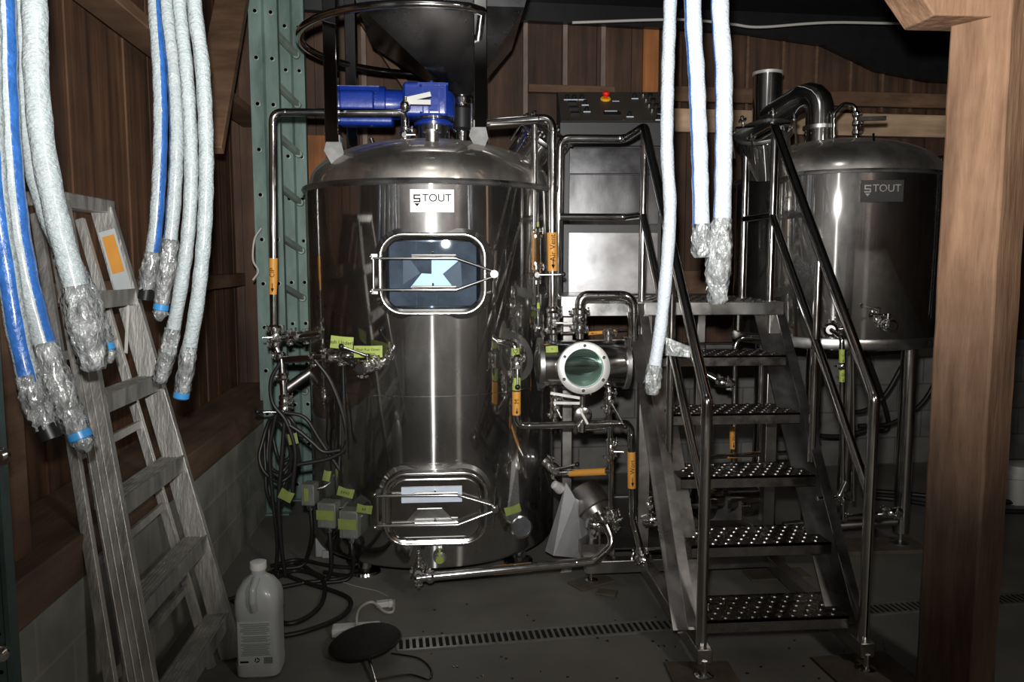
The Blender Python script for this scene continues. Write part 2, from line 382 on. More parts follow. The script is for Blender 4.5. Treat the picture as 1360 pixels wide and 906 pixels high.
# dark sagging sheet under the loft, where the back wall meets the ceiling
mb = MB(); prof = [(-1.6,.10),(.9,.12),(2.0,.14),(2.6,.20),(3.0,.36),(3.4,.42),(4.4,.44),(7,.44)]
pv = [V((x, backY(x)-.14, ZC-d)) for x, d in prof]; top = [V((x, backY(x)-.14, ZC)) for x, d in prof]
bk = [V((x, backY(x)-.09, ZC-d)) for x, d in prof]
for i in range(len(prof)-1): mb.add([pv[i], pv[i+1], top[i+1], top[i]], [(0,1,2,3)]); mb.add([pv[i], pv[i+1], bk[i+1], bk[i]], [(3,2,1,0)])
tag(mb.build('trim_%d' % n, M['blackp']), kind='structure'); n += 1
# the unseen side of the barn behind the photographer: siding with daylight gaps, a pale door
mb = MB(); x = -2.2; rs = random.Random(5)
while x < 6.8:
    w = rs.uniform(.25, .55); mb.box((x+w/2, -3.4, ZC/2), (w-rs.choice((.004,.010,.018)), .04, ZC)); x += w
tag(mb.build('wall_rear_unseen', M['siding_b']), kind='structure')
mb = MB(); y = -4.8
while y < 7:
    w = rs.uniform(.2, .4); mb.box((5.6, y+w/2, ZC/2), (.04, w-rs.choice((.002,.004,.012)), ZC)); y += w
tag(mb.build('wall_right', M['siding_b']), kind='structure')

# ------------------------------------------------------------------ generic plumbing
def add_clamp(b, p, ax, r, wing=None, w=.018):
    p = V(p); ax = V(ax).normalized(); R = r*1.55
    b.lathe([(r*1.02,-w),(R*.9,-w*.55),(R,-w*.4),(R,w*.4),(R*.9,w*.55),(r*1.02,w)], p, ax, 18)
    if wing is not None:
        g = V(wing).normalized(); q = p+g*(R+.006)
        t = ax.cross(g).normalized()
        b.box(q, (.012,.012,.014)); b.cyl(q-t*.016, q+t*.022, .0028, n=8); b.sphere(q-t*.018, .006, 8)
        b.bar(q+t*.018-ax*.014, q+t*.018+ax*.014, .005, .010); b.sphere(q+t*.020+ax*.014, .005, 8); b.sphere(q+t*.020-ax*.014, .005, 8)
def valve(label, p, ax, r=.019, h=(0,0,1), hl=.10, out=(0,-1,0), knob=True, group=None, name='butterfly_valve'):
    p = V(p); ax = V(ax).normalized(); out = V(out).normalized(); h = V(h).normalized()
    t = thing(name, label, 'valve', p, group)
    b = MB(); add_clamp(b, p-ax*.036, ax, r, out.cross(ax)+out*.2); add_clamp(b, p+ax*.036, ax, r, -out.cross(ax)+out*.2)
    b.lathe([(r,-.036),(r*1.5,-.022),(r*1.6,0),(r*1.5,.022),(r,.036)], p, ax, 18)
    b.cyl(p+out*r, p+out*(r+.032), .009, n=12); b.cyl(p+out*(r+.022), p+out*(r+.036), .013, n=12)
    for a in (-1,1):
        for c in (-1,1): b.sphere(p+ax*(.014*a)+out.cross(ax)*(r*1.45*c), .0055, 8)
    b.build('valve_body', M['chrome'], t)
    q = p+out*(r+.030); b = MB(); b.cyl(q, q+h*hl, .0045, n=10); b.cyl(q-out*.006, q+out*.008, .008, n=10); b.cyl(q, q+h*.03, .0075, n=10)
    hd = b.build('handle', M['chrome'], t)
    if knob: b = MB(); b.sphere(q+h*(hl+.008), .0125, 14); b.build('knob', M['blackp'], hd)
    return t
def pipe(label, pts, r, fil=.05, clamps=(), sleeves=(), group=None, m=None, joints=True):
    pts = [V(p) for p in pts]
    t = thing('steel_pipe', label, 'pipe', min(pts, key=lambda q: q.z), group)
    b = MB(); b.tube(pts, r, 16, fil)
    if joints and fil:                                # weld beads beside each bend
        for i in range(1, len(pts)-1):
            for q in (pts[i-1], pts[i+1]):
                dd = (q-pts[i]).normalized(); c = pts[i]+dd*min(fil*1.2, (q-pts[i]).length*.5)
                b.lathe([(r,-.003),(r*1.05,0),(r,.003)], c, dd, 14)
    b.build('tube', m or M['steel'], t)
    for p, ax, wg in clamps:
        b = MB(); add_clamp(b, p, ax, r, wg); b.build('clamp', M['chrome'], t)
    for a, c, mt, txt, dr in sleeves:
        a, c = V(a), V(c); b = MB(); ax = (c-a).normalized(); L_ = (c-a).length
        rr = r*1.10; b.lathe([(r,0),(rr,0),(rr,L_),(r,L_)], a, ax, 20, mi=0)
        if txt:
            out = V((0,-1,0)); w = out.cross(ax); w.normalize()
            if dr == 'down': u_, w_ = ax, out.cross(ax)*1
            else: u_, w_ = ax, out.cross(ax)
            if w_.length < .1: w_ = V((0,0,1))
            base = a+(c-a)*.60-V((0,1,0))*(rr+.0012)
            # u x w must face the viewer (-y)
            if u_.cross(w_).y > 0: w_ = -w_
            if 'v' in txt[:1]: pass
            b.text(txt, base, u_, w_, rr*1.5, 1)
            e = a+ax*(L_*.05)-V((0,1,0))*(rr+.0012); k = w_.normalized()*rr*.35
            b.add([e-k*0+ax*(-.0), e+ax*(L_*.12)+k, e+ax*(L_*.12)-k], [(0,1,2)], 1)
            b.add([e+ax*(L_*.1)+k*.25, e+ax*(L_*.26)+k*.25, e+ax*(L_*.26)-k*.25, e+ax*(L_*.1)-k*.25], [(0,1,2,3)], 1)
        if mt is M['orange'] and not txt:
            w_ = V((0,-1,0)).cross(ax).normalized(); e = a-V((0,1,0))*(rr+.0012)+V((0,0,rr*.3)); k = w_*rr*.35
            b.add([e+ax*(L_*.08), e+ax*(L_*.2)+k, e+ax*(L_*.2)-k], [(0,1,2)], 1); b.add([e+ax*(L_*.18)+k*.3, e+ax*(L_*.7)+k*.3, e+ax*(L_*.7)-k*.3, e+ax*(L_*.18)-k*.3], [(0,1,2,3)], 1)
        b.build('label_sleeve', [mt, M['ink']], t)
    return t
def note(b, p, u, w, sx, sy, txt=None, curl=.006):    # a paper/tape flag with writing
    p, u, w = V(p), V(u).normalized(), V(w).normalized(); nrm = u.cross(w)
    vs = []; k = 6
    for i in range(k+1):
        s_ = i/k-.5
        for t_ in (-.5,.5): vs.append(p+u*(s_*sx)+w*(t_*sy)+nrm*(curl*(1-4*s_*s_)+.003*math.sin(9*t_+i)))
    b.add(vs, [(2*i, 2*i+2, 2*i+3, 2*i+1) for i in range(k)], 0)
    b.add([v-nrm*.0006 for v in vs], [(2*i+1, 2*i+3, 2*i+2, 2*i) for i in range(k)], 0)
    for j, line in enumerate((txt or '').split('|')):
        if line: b.text(line, p+nrm*(curl*.7+.005)+w*(sy*(.18-.36*j) if '|' in txt else 0), u, w, sy*(.30 if '|' in txt else .42), 1)

# ------------------------------------------------------------------ mash tun (large tank)
T1 = V((P(574, 348, 4.14).x, 4.14, 0)); R1 = .630
def rr_path(c, u, w, sx, sy, rad, k=8):
    c, u, w = V(c), V(u), V(w); out = []
    for cx, cy, a0 in ((1,1,0),(-1,1,90),(-1,-1,180),(1,-1,270)):
        for i in range(k+1):
            a = math.radians(a0+90*i/k)
            out.append(c+u*(cx*(sx/2-rad)+rad*math.cos(a))+w*(cy*(sy/2-rad)+rad*math.sin(a)))
    return out
tk = thing('mash_tun', 'large polished steel brewing tank with oval manway doors and blue motor on top', 'tank', (T1.x, T1.y, 0))
b = MB(); z0, z1 = .095, 1.838
b.lathe([(.01,z0-.0),(R1-.05,z0),(R1-.012,z0+.008),(R1,z0+.03),(R1,z1),(R1-.01,z1+.012),(R1-.05,z1+.014)], (T1.x,T1.y,0), n=128)
b.build('shell', M['tank'], tk)
b = MB(); b.lathe([(R1-.02,z1+.008),(R1+.012,z1+.004),(R1+.018,z1+.016),(R1+.012,z1+.028),(R1-.02,z1+.026)], (T1.x,T1.y,0), n=96)
b.build('rim', M['satin'], tk)
def dome_z(r): return z1+.03+.243*math.sqrt(max(0, 1-(r/(R1-.02))**2))**.85
b = MB(); pr = []
for i in range(25):
    a = i/24*PI/2; r = (R1-.02)*math.cos(a)+1e-4; pr.append((r, dome_z(r)))
b.lathe(pr, (T1.x,T1.y,0), n=96); b.build('dome_lid', M['dome'], tk)
b = MB(); b.lathe([(R1-.002,.397),(R1+.0012,.400),(R1+.0012,.403),(R1-.002,.406)], (T1.x,T1.y,.5), n=96); b.build('weld_seam', M['tank'], tk)
for a in (-125, -62, 60, 120):
    lx, ly = T1.x+.50*math.cos(math.radians(a)), T1.y+.50*math.sin(math.radians(a))
    if a == -125: q = PZ(484, 766, 0); lx, ly = q.x, q.y+.05
    if a == -62: q = PZ(690, 752, 0); lx, ly = q.x, q.y+.05
    lg = MB(); lg.cyl((lx,ly,.03), (lx,ly,z0+.01), .035); g = lg.build('leg', M['steel'], tk)
    ft = MB(); ft.lathe([(.072,0),(.075,.006),(.07,.018),(.03,.034)], (lx,ly,.0), n=28); ft.build('foot', M['steel'], g)
def manway(parent, zc, sx, sy, glass, cx):
    c = V((cx, T1.y-R1, zc)); u = V((1,0,0)); w = V((0,0,1)); o = V((0,-1,0))
    b = MB(); k = 8
    rings = [rr_path(c+o*d, u, w, sx+e, sy+e, .10+e/2, k) for d, e in ((-.09,.075),(-.012,.055),(-.004,.018),(.030,.006),(.034,0),(.034,-.012),(-.0,-.016))]
    b.loft(rings, caps=False)
    fr = b.build('manway_frame', M['tank'], parent)
    b = MB(); b.tube(rr_path(c+o*.040, u, w, sx, sy, .10, k), .007, 10, closed=True); b.build('rim', M['chrome'], fr)
    b = MB(); rings = [rr_path(c+o*d, u, w, sx-e, sy-e, .10-e/2, k) for d, e in ((.028,.010),(.046,.012),(.050,.020),(.046,.040),(.036,.050))]
    b.loft(rings, caps=False); dr = b.build('manway_door', M['steel'], parent)
    if glass:
        b = MB(); b.loft([rr_path(c+o*d, u, w, sx-.05, sy-.05, .075, k) for d in (.030,.040)]); 
        b.build('window_glass', M['glass'], dr)
        b = MB(); q = c+o*.030
        def pp(px, py): v = P(px, py, q.y); return (v.x-q.x, v.z-q.z)
        hk = V((0,-.001,0))
        b.prism([(-.19,-.14),(.19,-.14),(.19,.14),(-.19,.14)], q-o*.02, u, w, -o*.004, 2)
        for i, (poly, mi) in enumerate((([(545,382),(560,363),(588,363),(602,382)],1), ([(573,344),(612,344),(588,364),(573,363)],1),
                     ([(545,345),(573,345),(573,364),(558,363)],2), ([(535,345),(545,345),(558,363),(535,378)],3),
                     ([(588,364),(612,346),(614,382),(602,382)],3), ([(535,384),(614,384),(610,402),(540,402)],2))):
            b.prism([pp(x, y) for x, y in poly], q-o*.018+o*.0004*i, u, w, o*.003, mi)
        b.build('inner_reflection', [M['lip'], M['sheet_w'], M['inner'], M['lip']], dr)  # pale and dark facets draw the X reflected in the glass
    else:
        b = MB(); b.loft([rr_path(c+o*d, u, w, sx-e, sy-e, .10-e/2, k) for d, e in ((.034,.048),(.036,.06),(.026,.085),(.024,.12))]); b.build('door_panel', M['steel'], dr)
        b = MB(); b.prism([(-.15,.10),(.12,.10),(.12,.03),(-.15,.03)], c+o*.036, u, w, o*.004); b.build('stiffener', M['sheet_w'], dr)
        b = MB(); b.prism([(-.13,-.055),(.08,-.055),(.03,.0),(-.08,.0)], c+o*.036, u, w, o*.004); b.build('stiffener', M['satin'], dr)
    hx = -sx/2-.028
    for s_ in (1,-1):
        zz = .068*s_; b = MB()
        pts = [c+u*hx+w*zz+o*.052, c+u*(.10)+w*zz+o*.066, c+u*(sx/2+.035)+w*(.012*s_)+o*.055]
        b.tube(pts, .0065, 10, .05); b.tube([c+u*(-.09)+w*(zz+.012)+o*.066, c+u*.10+w*(zz+.012)+o*.066], .006, 8)
        b.cyl(c+u*0+w*(zz+.004)+o*.055, c+w*(zz+.028)+o*.066, .004, n=8)
        b.build('swing_arm', M['chrome'], dr)
    b = MB(); b.cyl(c+u*hx+w*.085+o*.05, c+u*hx-w*.085+o*.05, .006); 
    for s_ in (1,-1): b.box(c+u*(hx+.005)+w*(.075*s_)+o*.03, (.026,.05,.022)); b.sphere(c+u*(hx-.012)+w*(.075*s_)+o*.052, .009, 10)
    b.cyl(c+u*(hx+.022)+w*.07+o*.045, c+u*(hx+.022)-w*.07+o*.045, .004, n=8)
    b.build('hinge', M['chrome'], dr)
    q = c+u*(sx/2+.038)+o*.055; b = MB()
    b.cyl(q-o*.05, q+o*.012, .009); b.cyl(q+o*.0, q+o*.022, .016, n=20); b.cyl(q+o*.024, q+o*.030, .012, n=16)
    b.cyl(q+w*.10+o*.012+u*.006, q-w*.085+o*.012-u*.004, .0045, n=8); b.build('latch_handle', M['chrome'], dr)
    return dr
M['glass'] = glass_mat('clear_window_glass', (.88,.94,1.0))
M['sheet_w'] = mat('pale_blue_white_reflection', (.66,.74,.86), .5, .1, var=.1, scale=14)
cxm = P(575, 364, T1.y-R1-.04).x
zA = P(575, 364, T1.y-R1-.04).z; zB = P(577, 676, T1.y-R1-.04).z
manway(tk, zA, .455, .345, True, cxm); manway(tk, zB, .455, .325, False, cxm)
def plate(parent, cen, u, sx, sy, mats, txt=True):
    c = V(cen); u = V(u).normalized(); w = V((0,0,1)); o = u.cross(w)
    b = MB(); b.box(c, (sx,.004,sy), rz=math.atan2(u.y, u.x), mi=0)
    e = c+o*.0032
    if txt:
        s = sy/.105
        b.text('TOUT', e+u*.022*s+w*.012*s, u, w, .050*s, 1)
        x0 = -.070*s
        for k, (zz, a, c2) in enumerate(((.026,-.016,.016),(.010,-.016,.016),(-.004,-.016,.016))):
            b.prism([(x0+a*s,(zz-.003)*s),(x0+c2*s,(zz-.003)*s),(x0+c2*s,(zz+.003)*s),(x0+a*s,(zz+.003)*s)], e, u, w, o*.0004, 1)
        b.prism([(x0-.016*s,.010*s),(x0-.010*s,.010*s),(x0-.010*s,.026*s),(x0-.016*s,.026*s)], e, u, w, o*.0004, 1)
        b.prism([(x0+.010*s,-.004*s),(x0+.016*s,-.004*s),(x0+.016*s,.010*s),(x0+.010*s,.010*s)], e, u, w, o*.0004, 1)
        b.prism([(x0-.012*s,-.012*s),(x0,-.026*s),(x0+.012*s,-.012*s)], e, u, w, o*.0004, 1)
    pl = b.build('name_plate', mats, parent)
    return pl
q = P(574, 267, T1.y-R1-.006); plate(tk, (q.x, T1.y-R1-.014, q.z), (1,0,0), .190, .098, [M['plate'], M['ink']])
# thermometer, drain fitting
q = P(694, 700, T1.y-.60); d = (q-V((T1.x,T1.y,q.z))).normalized(); s0 = V((T1.x,T1.y,q.z))+d*R1
b = MB(); b.cyl(s0-d*.01, s0+d*.09, .008); b.lathe([(.012,0),(.050,.004),(.053,.012),(.053,.022),(.047,.024),(.046,.018),(.001,.018)], s0+d*.085, (d+V((-.3,-.5,.1))).normalized(), 28)
th = b.build('thermometer', M['steel'], tk); b = MB(); b.lathe([(.001,.0185),(.044,.0185),(.044,.0195),(.001,.0195)], s0+d*.085, (d+V((-.3,-.5,.1))).normalized(), 28); b.build('dial', M['inner'], th)
q = P(584, 741, T1.y-R1-.03); b = MB(); b.cyl(q+V((0,.05,.008)), q, .030); b.cyl(q, q-V((0,.02,0)), .022); b.build('drain_fitting', M['satin'], tk)
b = MB(); b.cyl(q-V((0,.02,0)), q-V((0,.028,.002)), .018); b.cyl(q+V((0,-.02,.01)), q+V((0,-.022,.05)), .005); b.build('drain_cap', M['lime'], tk)
# angled top manway neck on the right of the dome
def top_manway(parent, base, ax, r, L_, ref):
    base = V(base); ax = V(ax).normalized(); b = MB()
    b.lathe([(r,-.06),(r,L_),(r*1.12,L_+.004),(r*1.12,L_+.02),(r*1.0,L_+.022)], base, ax, 36); nk = b.build('manway_neck', M['tank'], parent)
    b = MB(); b.lathe([(r*1.15,L_+.026),(r*1.17,L_+.034),(r*1.15,L_+.046),(r*.9,L_+.052),(.3*r,L_+.07),(.001,L_+.072)], base, ax, 36); ld = b.build('manway_lid', M['satin'], parent)
    u, w = frame(ax)
    for k in range(6):
        a = 2*PI*k/6+.4; e = u*math.cos(a)+w*math.sin(a); q = base+e*r*1.24; b = MB()
        b.cyl(q+ax*(L_-.07), q+ax*(L_+.075), .006, n=8); b.lathe([(.006,0),(.018,.004),(.018,.014),(.006,.02)], q+ax*(L_+.06), ax, 10)
        b.sphere(q+ax*(L_+.085), .011, 8); b.bar(q+ax*(L_+.07)-e.cross(ax)*.024, q+ax*(L_+.07)+e.cross(ax)*.024, .006, .012)
        b.build('swing_bolt', M['chrome'], ld)
    b = MB(); b.bar(base+ax*(L_+.062)-u*r*1.1, base+ax*(L_+.062)+u*r*1.1, .03, .014, ax); b.build('lid_bar', M['chrome'], ld)
q = P(706, 214, 4.2); top_manway(tk, (q.x-.02, 4.2, 2.03), (.50,-.42,.72), .115, .12, None)
# agitator column
b = MB(); ax0 = V((P(576, 175, 4.14).x, 4.14, 0)); zt = dome_z(0)
b.lathe([(.10,zt-.02),(.10,zt),(.082,zt+.004),(.082,zt+.10),(.105,zt+.104),(.105,zt+.116)], ax0, n=32); b.build('agitator_column', M['tank'], tk)
b = MB(); q = V((ax0.x, 4.14-.40, dome_z(.40)+.0)); b.cyl(q-V((0,0,.02)), q+V((0,0,.035)), .030); b.cyl(q+V((0,0,.035)), q+V((0,0,.045)), .042); b.build('port_cap', M['satin'], tk)
b = MB(); q2 = V((ax0.x-.30, 4.28, dome_z(.34))); b.cyl(q2-V((0,0,.02)), q2+V((-.03,0,.07)), .012); b.build('port_stub', M['chrome'], tk)
# blue gear motor
zm = P(575,164,4.05).z; gm = thing('gear_motor', 'bright blue gear motor on top of the large steel tank', 'motor', (ax0.x, 4.14, zm))
b = MB(); gx = ax0.x
def rbox(b, x0, x1, y0, y1, z0_, z1_, e=.01, mi=None):
    c_ = (V((x0,y0,z0_))+V((x1,y1,z1_)))/2
    b.loft([rr_path((x,c_.y,c_.z), (0,1,0), (0,0,1), (y1-y0)-i, (z1_-z0_)-i, .02, 3) for x, i in ((x0,2*e),(x0+e,0),(x1-e,0),(x1,2*e))], mi=mi)
rbox(b, gx-.150, gx+.075, 4.05, 4.23, zm+.035, zm+.205, .012)
b.lathe([(.075,0),(.085,.02),(.085,.12),(.07,.14)], (gx+.085-.06, 4.14, zm+.03), n=20)
b.lathe([(.098,0),(.100,.014),(.085,.02),(.08,.045)], (gx, 4.14, zm), n=28)
for dx in (-.05,-.02,.03,.06): b.box((gx+dx, 4.045, zm+.12), (.008,.012,.15))
b.box((gx+.0, 4.042, zm+.085), (.05,.012,.05)); b.box((gx,4.042,zm+.19), (.15,.01,.012))
for dx in (-.06,.07):
    for dz in (.05,.185): b.sphere((gx+dx, 4.042, zm+dz), .007, 8)
b.cyl((gx-.01,4.14,zm+.20), (gx-.01,4.14,zm+.225), .012)
b.build('gear_housing', M['blue'], gm)
b = MB(); b.lathe([(.05,0),(.07,.03),(.075,.16),(.088,.165),(.088,.20)], (gx-.075, 4.14, zm+.105), (-1,0,0), 24)
b.build('motor_flange', M['blue'], gm)
b = MB(); xm0, xm1 = gx-.50, gx-.26
b.cyl((xm0,4.14,zm+.105), (xm1,4.14,zm+.105), .078, n=28)
for k in range(28):
    a = 2*PI*k/28; e = V((0, math.cos(a), math.sin(a)))
    b.bar(V((xm0+.03,4.14,zm+.105))+e*.082, V((xm1-.01,4.14,zm+.105))+e*.082, .004, .016, e)
b.lathe([(.05,0),(.084,.006),(.090,.02),(.090,.05)], (xm0-.035,4.14,zm+.105), (1,0,0), 28)
b.build('motor_body', M['blue'], gm)
b = MB(); rbox(b, gx-.46, gx-.29, 4.03, 4.08, zm+.055, zm+.155, .008); b.build('terminal_box', M['blue'], gm)
b = MB(); rbox(b, gx-.47, gx-.20, 4.08, 4.2, zm-.005, zm+.05, .01); b.build('motor_foot', M['blue'], gm)
# hopper support frame and hopper
hy0, hy1 = 3.81, 4.6
pl_ = [P(441, 150, hy0).x, P(638, 150, hy0).x]
hf = thing('hopper_frame', 'dark square-tube frame with a curved ring rail standing on the large tank dome', 'frame', (T1.x, T1.y, 2.0))
for i, x in enumerate(pl_):
    for y in (hy0, hy1):
        rr_ = math.hypot(x-T1.x, y-T1.y); zb = dome_z(min(rr_, R1-.03))
        b = MB(); b.box((x, y, (zb+.07+ZC)/2), (.062,.062,ZC-zb-.07)); g = b.build('post', M['mirror'], hf, bev=.004)
        b = MB(); s_ = 1 if x > T1.x else -1
        b.prism([(-.034,.07),(.034,.07),(.045,.02),(.022,-.035),(-.012,-.03),(-.045,.03)], (x-.01*s_, y-.034, zb+.0), (1,0,0), (0,0,1), (0,-.006,0))
        b.prism([(-.05,.10),(.05,.10),(.05,-.01),(-.02,-.03)], (x-.034*s_, y, zb+.0), (0,1,0), (0,0,1), (.006,0,0))
        b.build('mounting_gusset', M['gus'], g)
b = MB(); pts = []; zr = P(560,5,3.50).z; Rr = .64; a0 = math.atan2(hy0-T1.y, pl_[1]-T1.x)
for k in range(49): a = a0-(math.radians(232))*k/48; pts.append(V((T1.x+Rr*math.cos(a), T1.y+Rr*math.sin(a), zr)))
ye = T1.y-math.sqrt(Rr**2-(pl_[1]-T1.x)**2)
pts = [V((pl_[1], hy0-.02, zr)), V((pl_[1], ye+.03, zr))]+[p for p in pts if not (p.y < T1.y and p.x > pl_[1]-.03)]
b.tube(pts, .019, 14); b.build('ring_rail', M['steel'], hf)
hp = thing('grain_hopper', 'black steel grain hopper narrowing to a valve above the large tank', 'hopper', (T1.x+.17, 4.23, 2.4))
b = MB(); ox = P(613, 120, 4.23).x
def rect(x0, x1, y0, y1, z): return [V((x0,y0,z)),V((x1,y0,z)),V((x1,y1,z)),V((x0,y1,z))]
zl = P(613, 128, 4.23).z
b.loft([rect(ox-.05,ox+.05,4.18,4.28,zl), rect(P(477,18,3.98).x,P(690,18,4.13).x,3.8+.07,4.63,P(480,18,4.03).z), rect(P(440,-60,3.98).x,P(722,-60,4.13).x,3.855,4.78,ZC-.08), rect(P(440,-60,3.98).x,P(722,-60,4.13).x,3.855,4.78,ZC-.005)])
b.build('cone', M['hopper'], hp)
b = MB(); b.lathe([(.038,0),(.038,-.03),(.055,-.032),(.055,-.05),(.040,-.052),(.040,-.07)], (ox,4.23,zl+.01), n=24); add_clamp(b, (ox,4.23,zl-.02), (0,0,1), .036, (-1,-.2,0)); b.build('outlet_clamp', M['chrome'], hp)
b = MB(); b.lathe([(.05,0),(.062,-.012),(.062,-.11),(.05,-.125)], (ox,4.23,zl-.055), n=24); b.build('slide_valve', M['blackp'], hp)
b = MB(); b.cyl((ox+.05,4.16,zl-.05), (ox+.05,4.16,zl-.18), .009); b.sphere((ox+.05,4.16,zl-.18), .013); b.cyl((ox,4.23,zl-.17), (ox,4.23,zl-.28), .030); b.build('feed_pipe', M['chrome'], hp)
b = MB(); b.cyl((ox-.06,4.2,zl-.02), (ox-.10,4.18,zl+.02), .006); b.cyl((ox-.06,4.18,zl-.16), (ox-.03,4.14,zl-.20), .006); b.build('valve_lever', M['chrome'], hp)

# ------------------------------------------------------------------ piping on the large tank
# CIP return down the left
Y = 3.93; r = .019
A = [P(538, 172, Y), P(538, 150, Y), P(362, 149, Y), P(364, 440, Y)]
pipe('polished pipe running across the blue motor and down the green rack, orange CIP sleeve', A, r, .05,
     clamps=[(P(364, 436, Y), (0,0,1), (-1,-.4,0))],
     sleeves=[(P(363, 391, Y), P(363, 343, Y), M['orange'], 'CIP', 'down')])
vz = P(538, 178, Y); valve('small valve where the cleaning pipe enters the tank dome, flat lever above', vz+V((0,.0,-.012)), (0,0,1), .016, (1,0,.05), .05, knob=False)
sp = thing('spray_lever', 'flat white forked lever in front of the blue motor', 'lever', P(545,133,Y-.03))
b = MB(); q = P(538, 132, Y-.03); b.cyl(q-V((0,0,.03)), q+V((0,0,.012)), .011); b.sphere(q-V((0,0,.03)), .026, 14); b.build('hub', M['chrome'], sp)
b = MB(); e1, e2 = P(572, 125, Y-.03), P(572, 136, Y-.03); b.bar(q+V((.01,0,.0)), e1, .022, .010, (0,1,0)); b.bar(q+V((.01,0,-.012)), e2, .022, .010, (0,1,0)); b.build('fork', M['white'], sp)
Y = 3.93
q = P(366, 442, Y); vl = valve('wing-nut clamp valve at the foot of the cleaning pipe', P(366,447,Y), (0,0,1), .019, (-1,-.2,0), .05, knob=False)
tankL = V((T1.x, T1.y, 0))
def on_tank(px, py, C=None, R=None, push=0):
    C = C or T1; R = R or R1; d = ray(px, py); ox_, oy_ = CAM.x-C.x, CAM.y-C.y
    a = d.x**2+d.y**2; bb = 2*(ox_*d.x+oy_*d.y); c_ = ox_**2+oy_**2-(R+push)**2; D = bb*bb-4*a*c_
    t_ = (-bb-math.sqrt(max(0, D)))/(2*a); return CAM+d*t_
e = on_tank(427, 442); s_ = V((P(370,449,Y).x, Y-.0, e.z-.0))
pipe('short horizontal pipe from the cleaning valve into the left side of the large tank', [P(372,450,3.93), V((e.x+.03, e.y+.02, e.z))], .016, 0, clamps=[(P(384,449,3.92), (1,0,0), (0,0,-1)), (P(408,446,3.89), (1,0,0), (0,0,1))])
valve('first valve on the short upper pipe beside the green rack', P(396,447,3.91), (1,0,0), .016, (0,-.2,1), .05, knob=False)
pipe('leaning pipe hanging down below the cleaning valve beside the green rack', [P(367,462,3.91), P(374,478,3.91), P(378,535,3.89)], .018, .03, clamps=[(P(372,472,3.91), (0,0,1), (-1,0,0)), (P(376,500,3.9), (.05,0,1), (-1,0,0)), (P(378,528,3.89), (0,0,1), (1,0,0))])
valve('dark knobbed valve at the lower end of the leaning pipe', P(378,545,3.89), (0,0,1), .018, (-1,-.2,.05), .11)
e = on_tank(470, 471)
pipe('horizontal pipe below two lime notes running into the large tank', [P(378,478,3.80), P(432,475,3.64), P(464,472,3.57), V((e.x+.01, e.y+.02, e.z))], .018, .04, clamps=[(P(416,476,3.69), (1,-.3,0), (0,0,-1))])
v2 = valve('horizontal-pipe valve marked by the upper lime note', P(442,474,3.61), (1,-.3,0), .017, (.75,-.15,-.25), .09)
e = on_tank(505, 482); d = (e-V((T1.x,T1.y,e.z))).normalized()
pipe('stub pipe angled out of the tank under the lower lime note', [e-d*.02, e+d*.19], .020, 0, clamps=[(e+d*.05, d, (0,0,1)), (e+d*.18, d, (0,0,-1))])
valve('stub-pipe valve marked by the lower lime note', e+d*.12, d, .019, (-.75,-.1,.3), .11, out=(0,-.3,1))
pipe('dark diagonal brace pipe under the horizontal tank pipe', [P(376,520,4.01), P(424,486,4.04)], .026, 0, m=M['dsteel'])
for (px, py, sx, sy, tx, yy, tl, lb) in ((454,455,.10,.055,'Mash Underlet',3.55,-.10,'lime paper note with handwriting on the upper tank valve'),
                                 (489,467,.125,.052,'Mash Run Down|Lautering',3.52,.0,'wide lime paper note with handwriting on the lower stub valve')):
    b = MB(); q = P(px, py, yy); u = V((1, .0, tl)).normalized(); w = V((0,-1,0)).cross(u)*-1
    w = u.cross(V((0,-1,0))); w = -w if w.z < 0 else w
    note(b, q, u, w, sx, sy, tx); tag(b.build('paper_note', [M['lime'], M['ink']]), lb, 'note')

# air vent pipe and inner sight-glass line
Y = 3.78; xr = P(733, 300, Y).x
A = [P(646, 164, Y+.06), P(733, 157, Y), P(734, 440, Y)]
pipe('tall polished vent pipe arching from the tank dome, orange sleeve reading Air Vent', A, .0225, .05,
     clamps=[(P(734, 412, Y), (0,0,1), (1,-.3,0)), (P(734, 437, Y), (0,0,1), (1,-.3,0))],
     sleeves=[(P(734, 360, Y), P(733, 309, Y), M['orange'], 'Air Vent', 'down'), (P(734, 424, Y), P(734, 417, Y), M['lime'], None, None)])
pipe('slim pipe branching down from the vent pipe to a sight glass', [P(709, 166, Y), P(711, 310, Y)], .017, 0, clamps=[(P(711, 306, Y), (0,0,1), (1,-.3,0))], sleeves=[(P(711, 303, Y), P(711, 295, Y), M['lime'], None, None)])
sg = thing('sight_glass', 'small in-line glass tube caged by rods beside the vent pipe', 'sight glass', P(711, 352, Y))
b = MB(); b.cyl(P(711,350,Y), P(711,314,Y), .020, n=20); b.build('glass_tube', M['glass'], sg)
b = MB()
for py in (314, 350): b.lathe([(.02,-.006),(.035,-.006),(.035,.006),(.02,.006)], P(711,py,Y), n=20)
for k in range(4): a = PI/4+k*PI/2; e = V((math.cos(a),math.sin(a),0))*.033; b.cyl(P(711,350,Y)+e, P(711,314,Y)+e, .0035, n=8); b.sphere(P(711,350,Y)+e-V((0,0,.008)), .006, 8); b.sphere(P(711,314,Y)+e+V((0,0,.008)), .006, 8)
b.build('cage', M['chrome'], sg)
valve('valve right under the small caged sight glass, black knob to the right', P(712, 365, Y), (0,0,1), .017, (1,-.1,.02), .115)
pipe('slim pipe below the sight-glass valve ending beside the round vessel', [P(712, 376, Y), P(715, 432, Y), P(722, 448, Y)], .012, .03, clamps=[(P(712, 394, Y), (0,0,1), (-1,-.3,0)), (P(716, 436, Y), (0,0,1), (-1,-.3,0))], sleeves=[(P(714, 410, Y), P(713, 402, Y), M['lime'], None, None)])

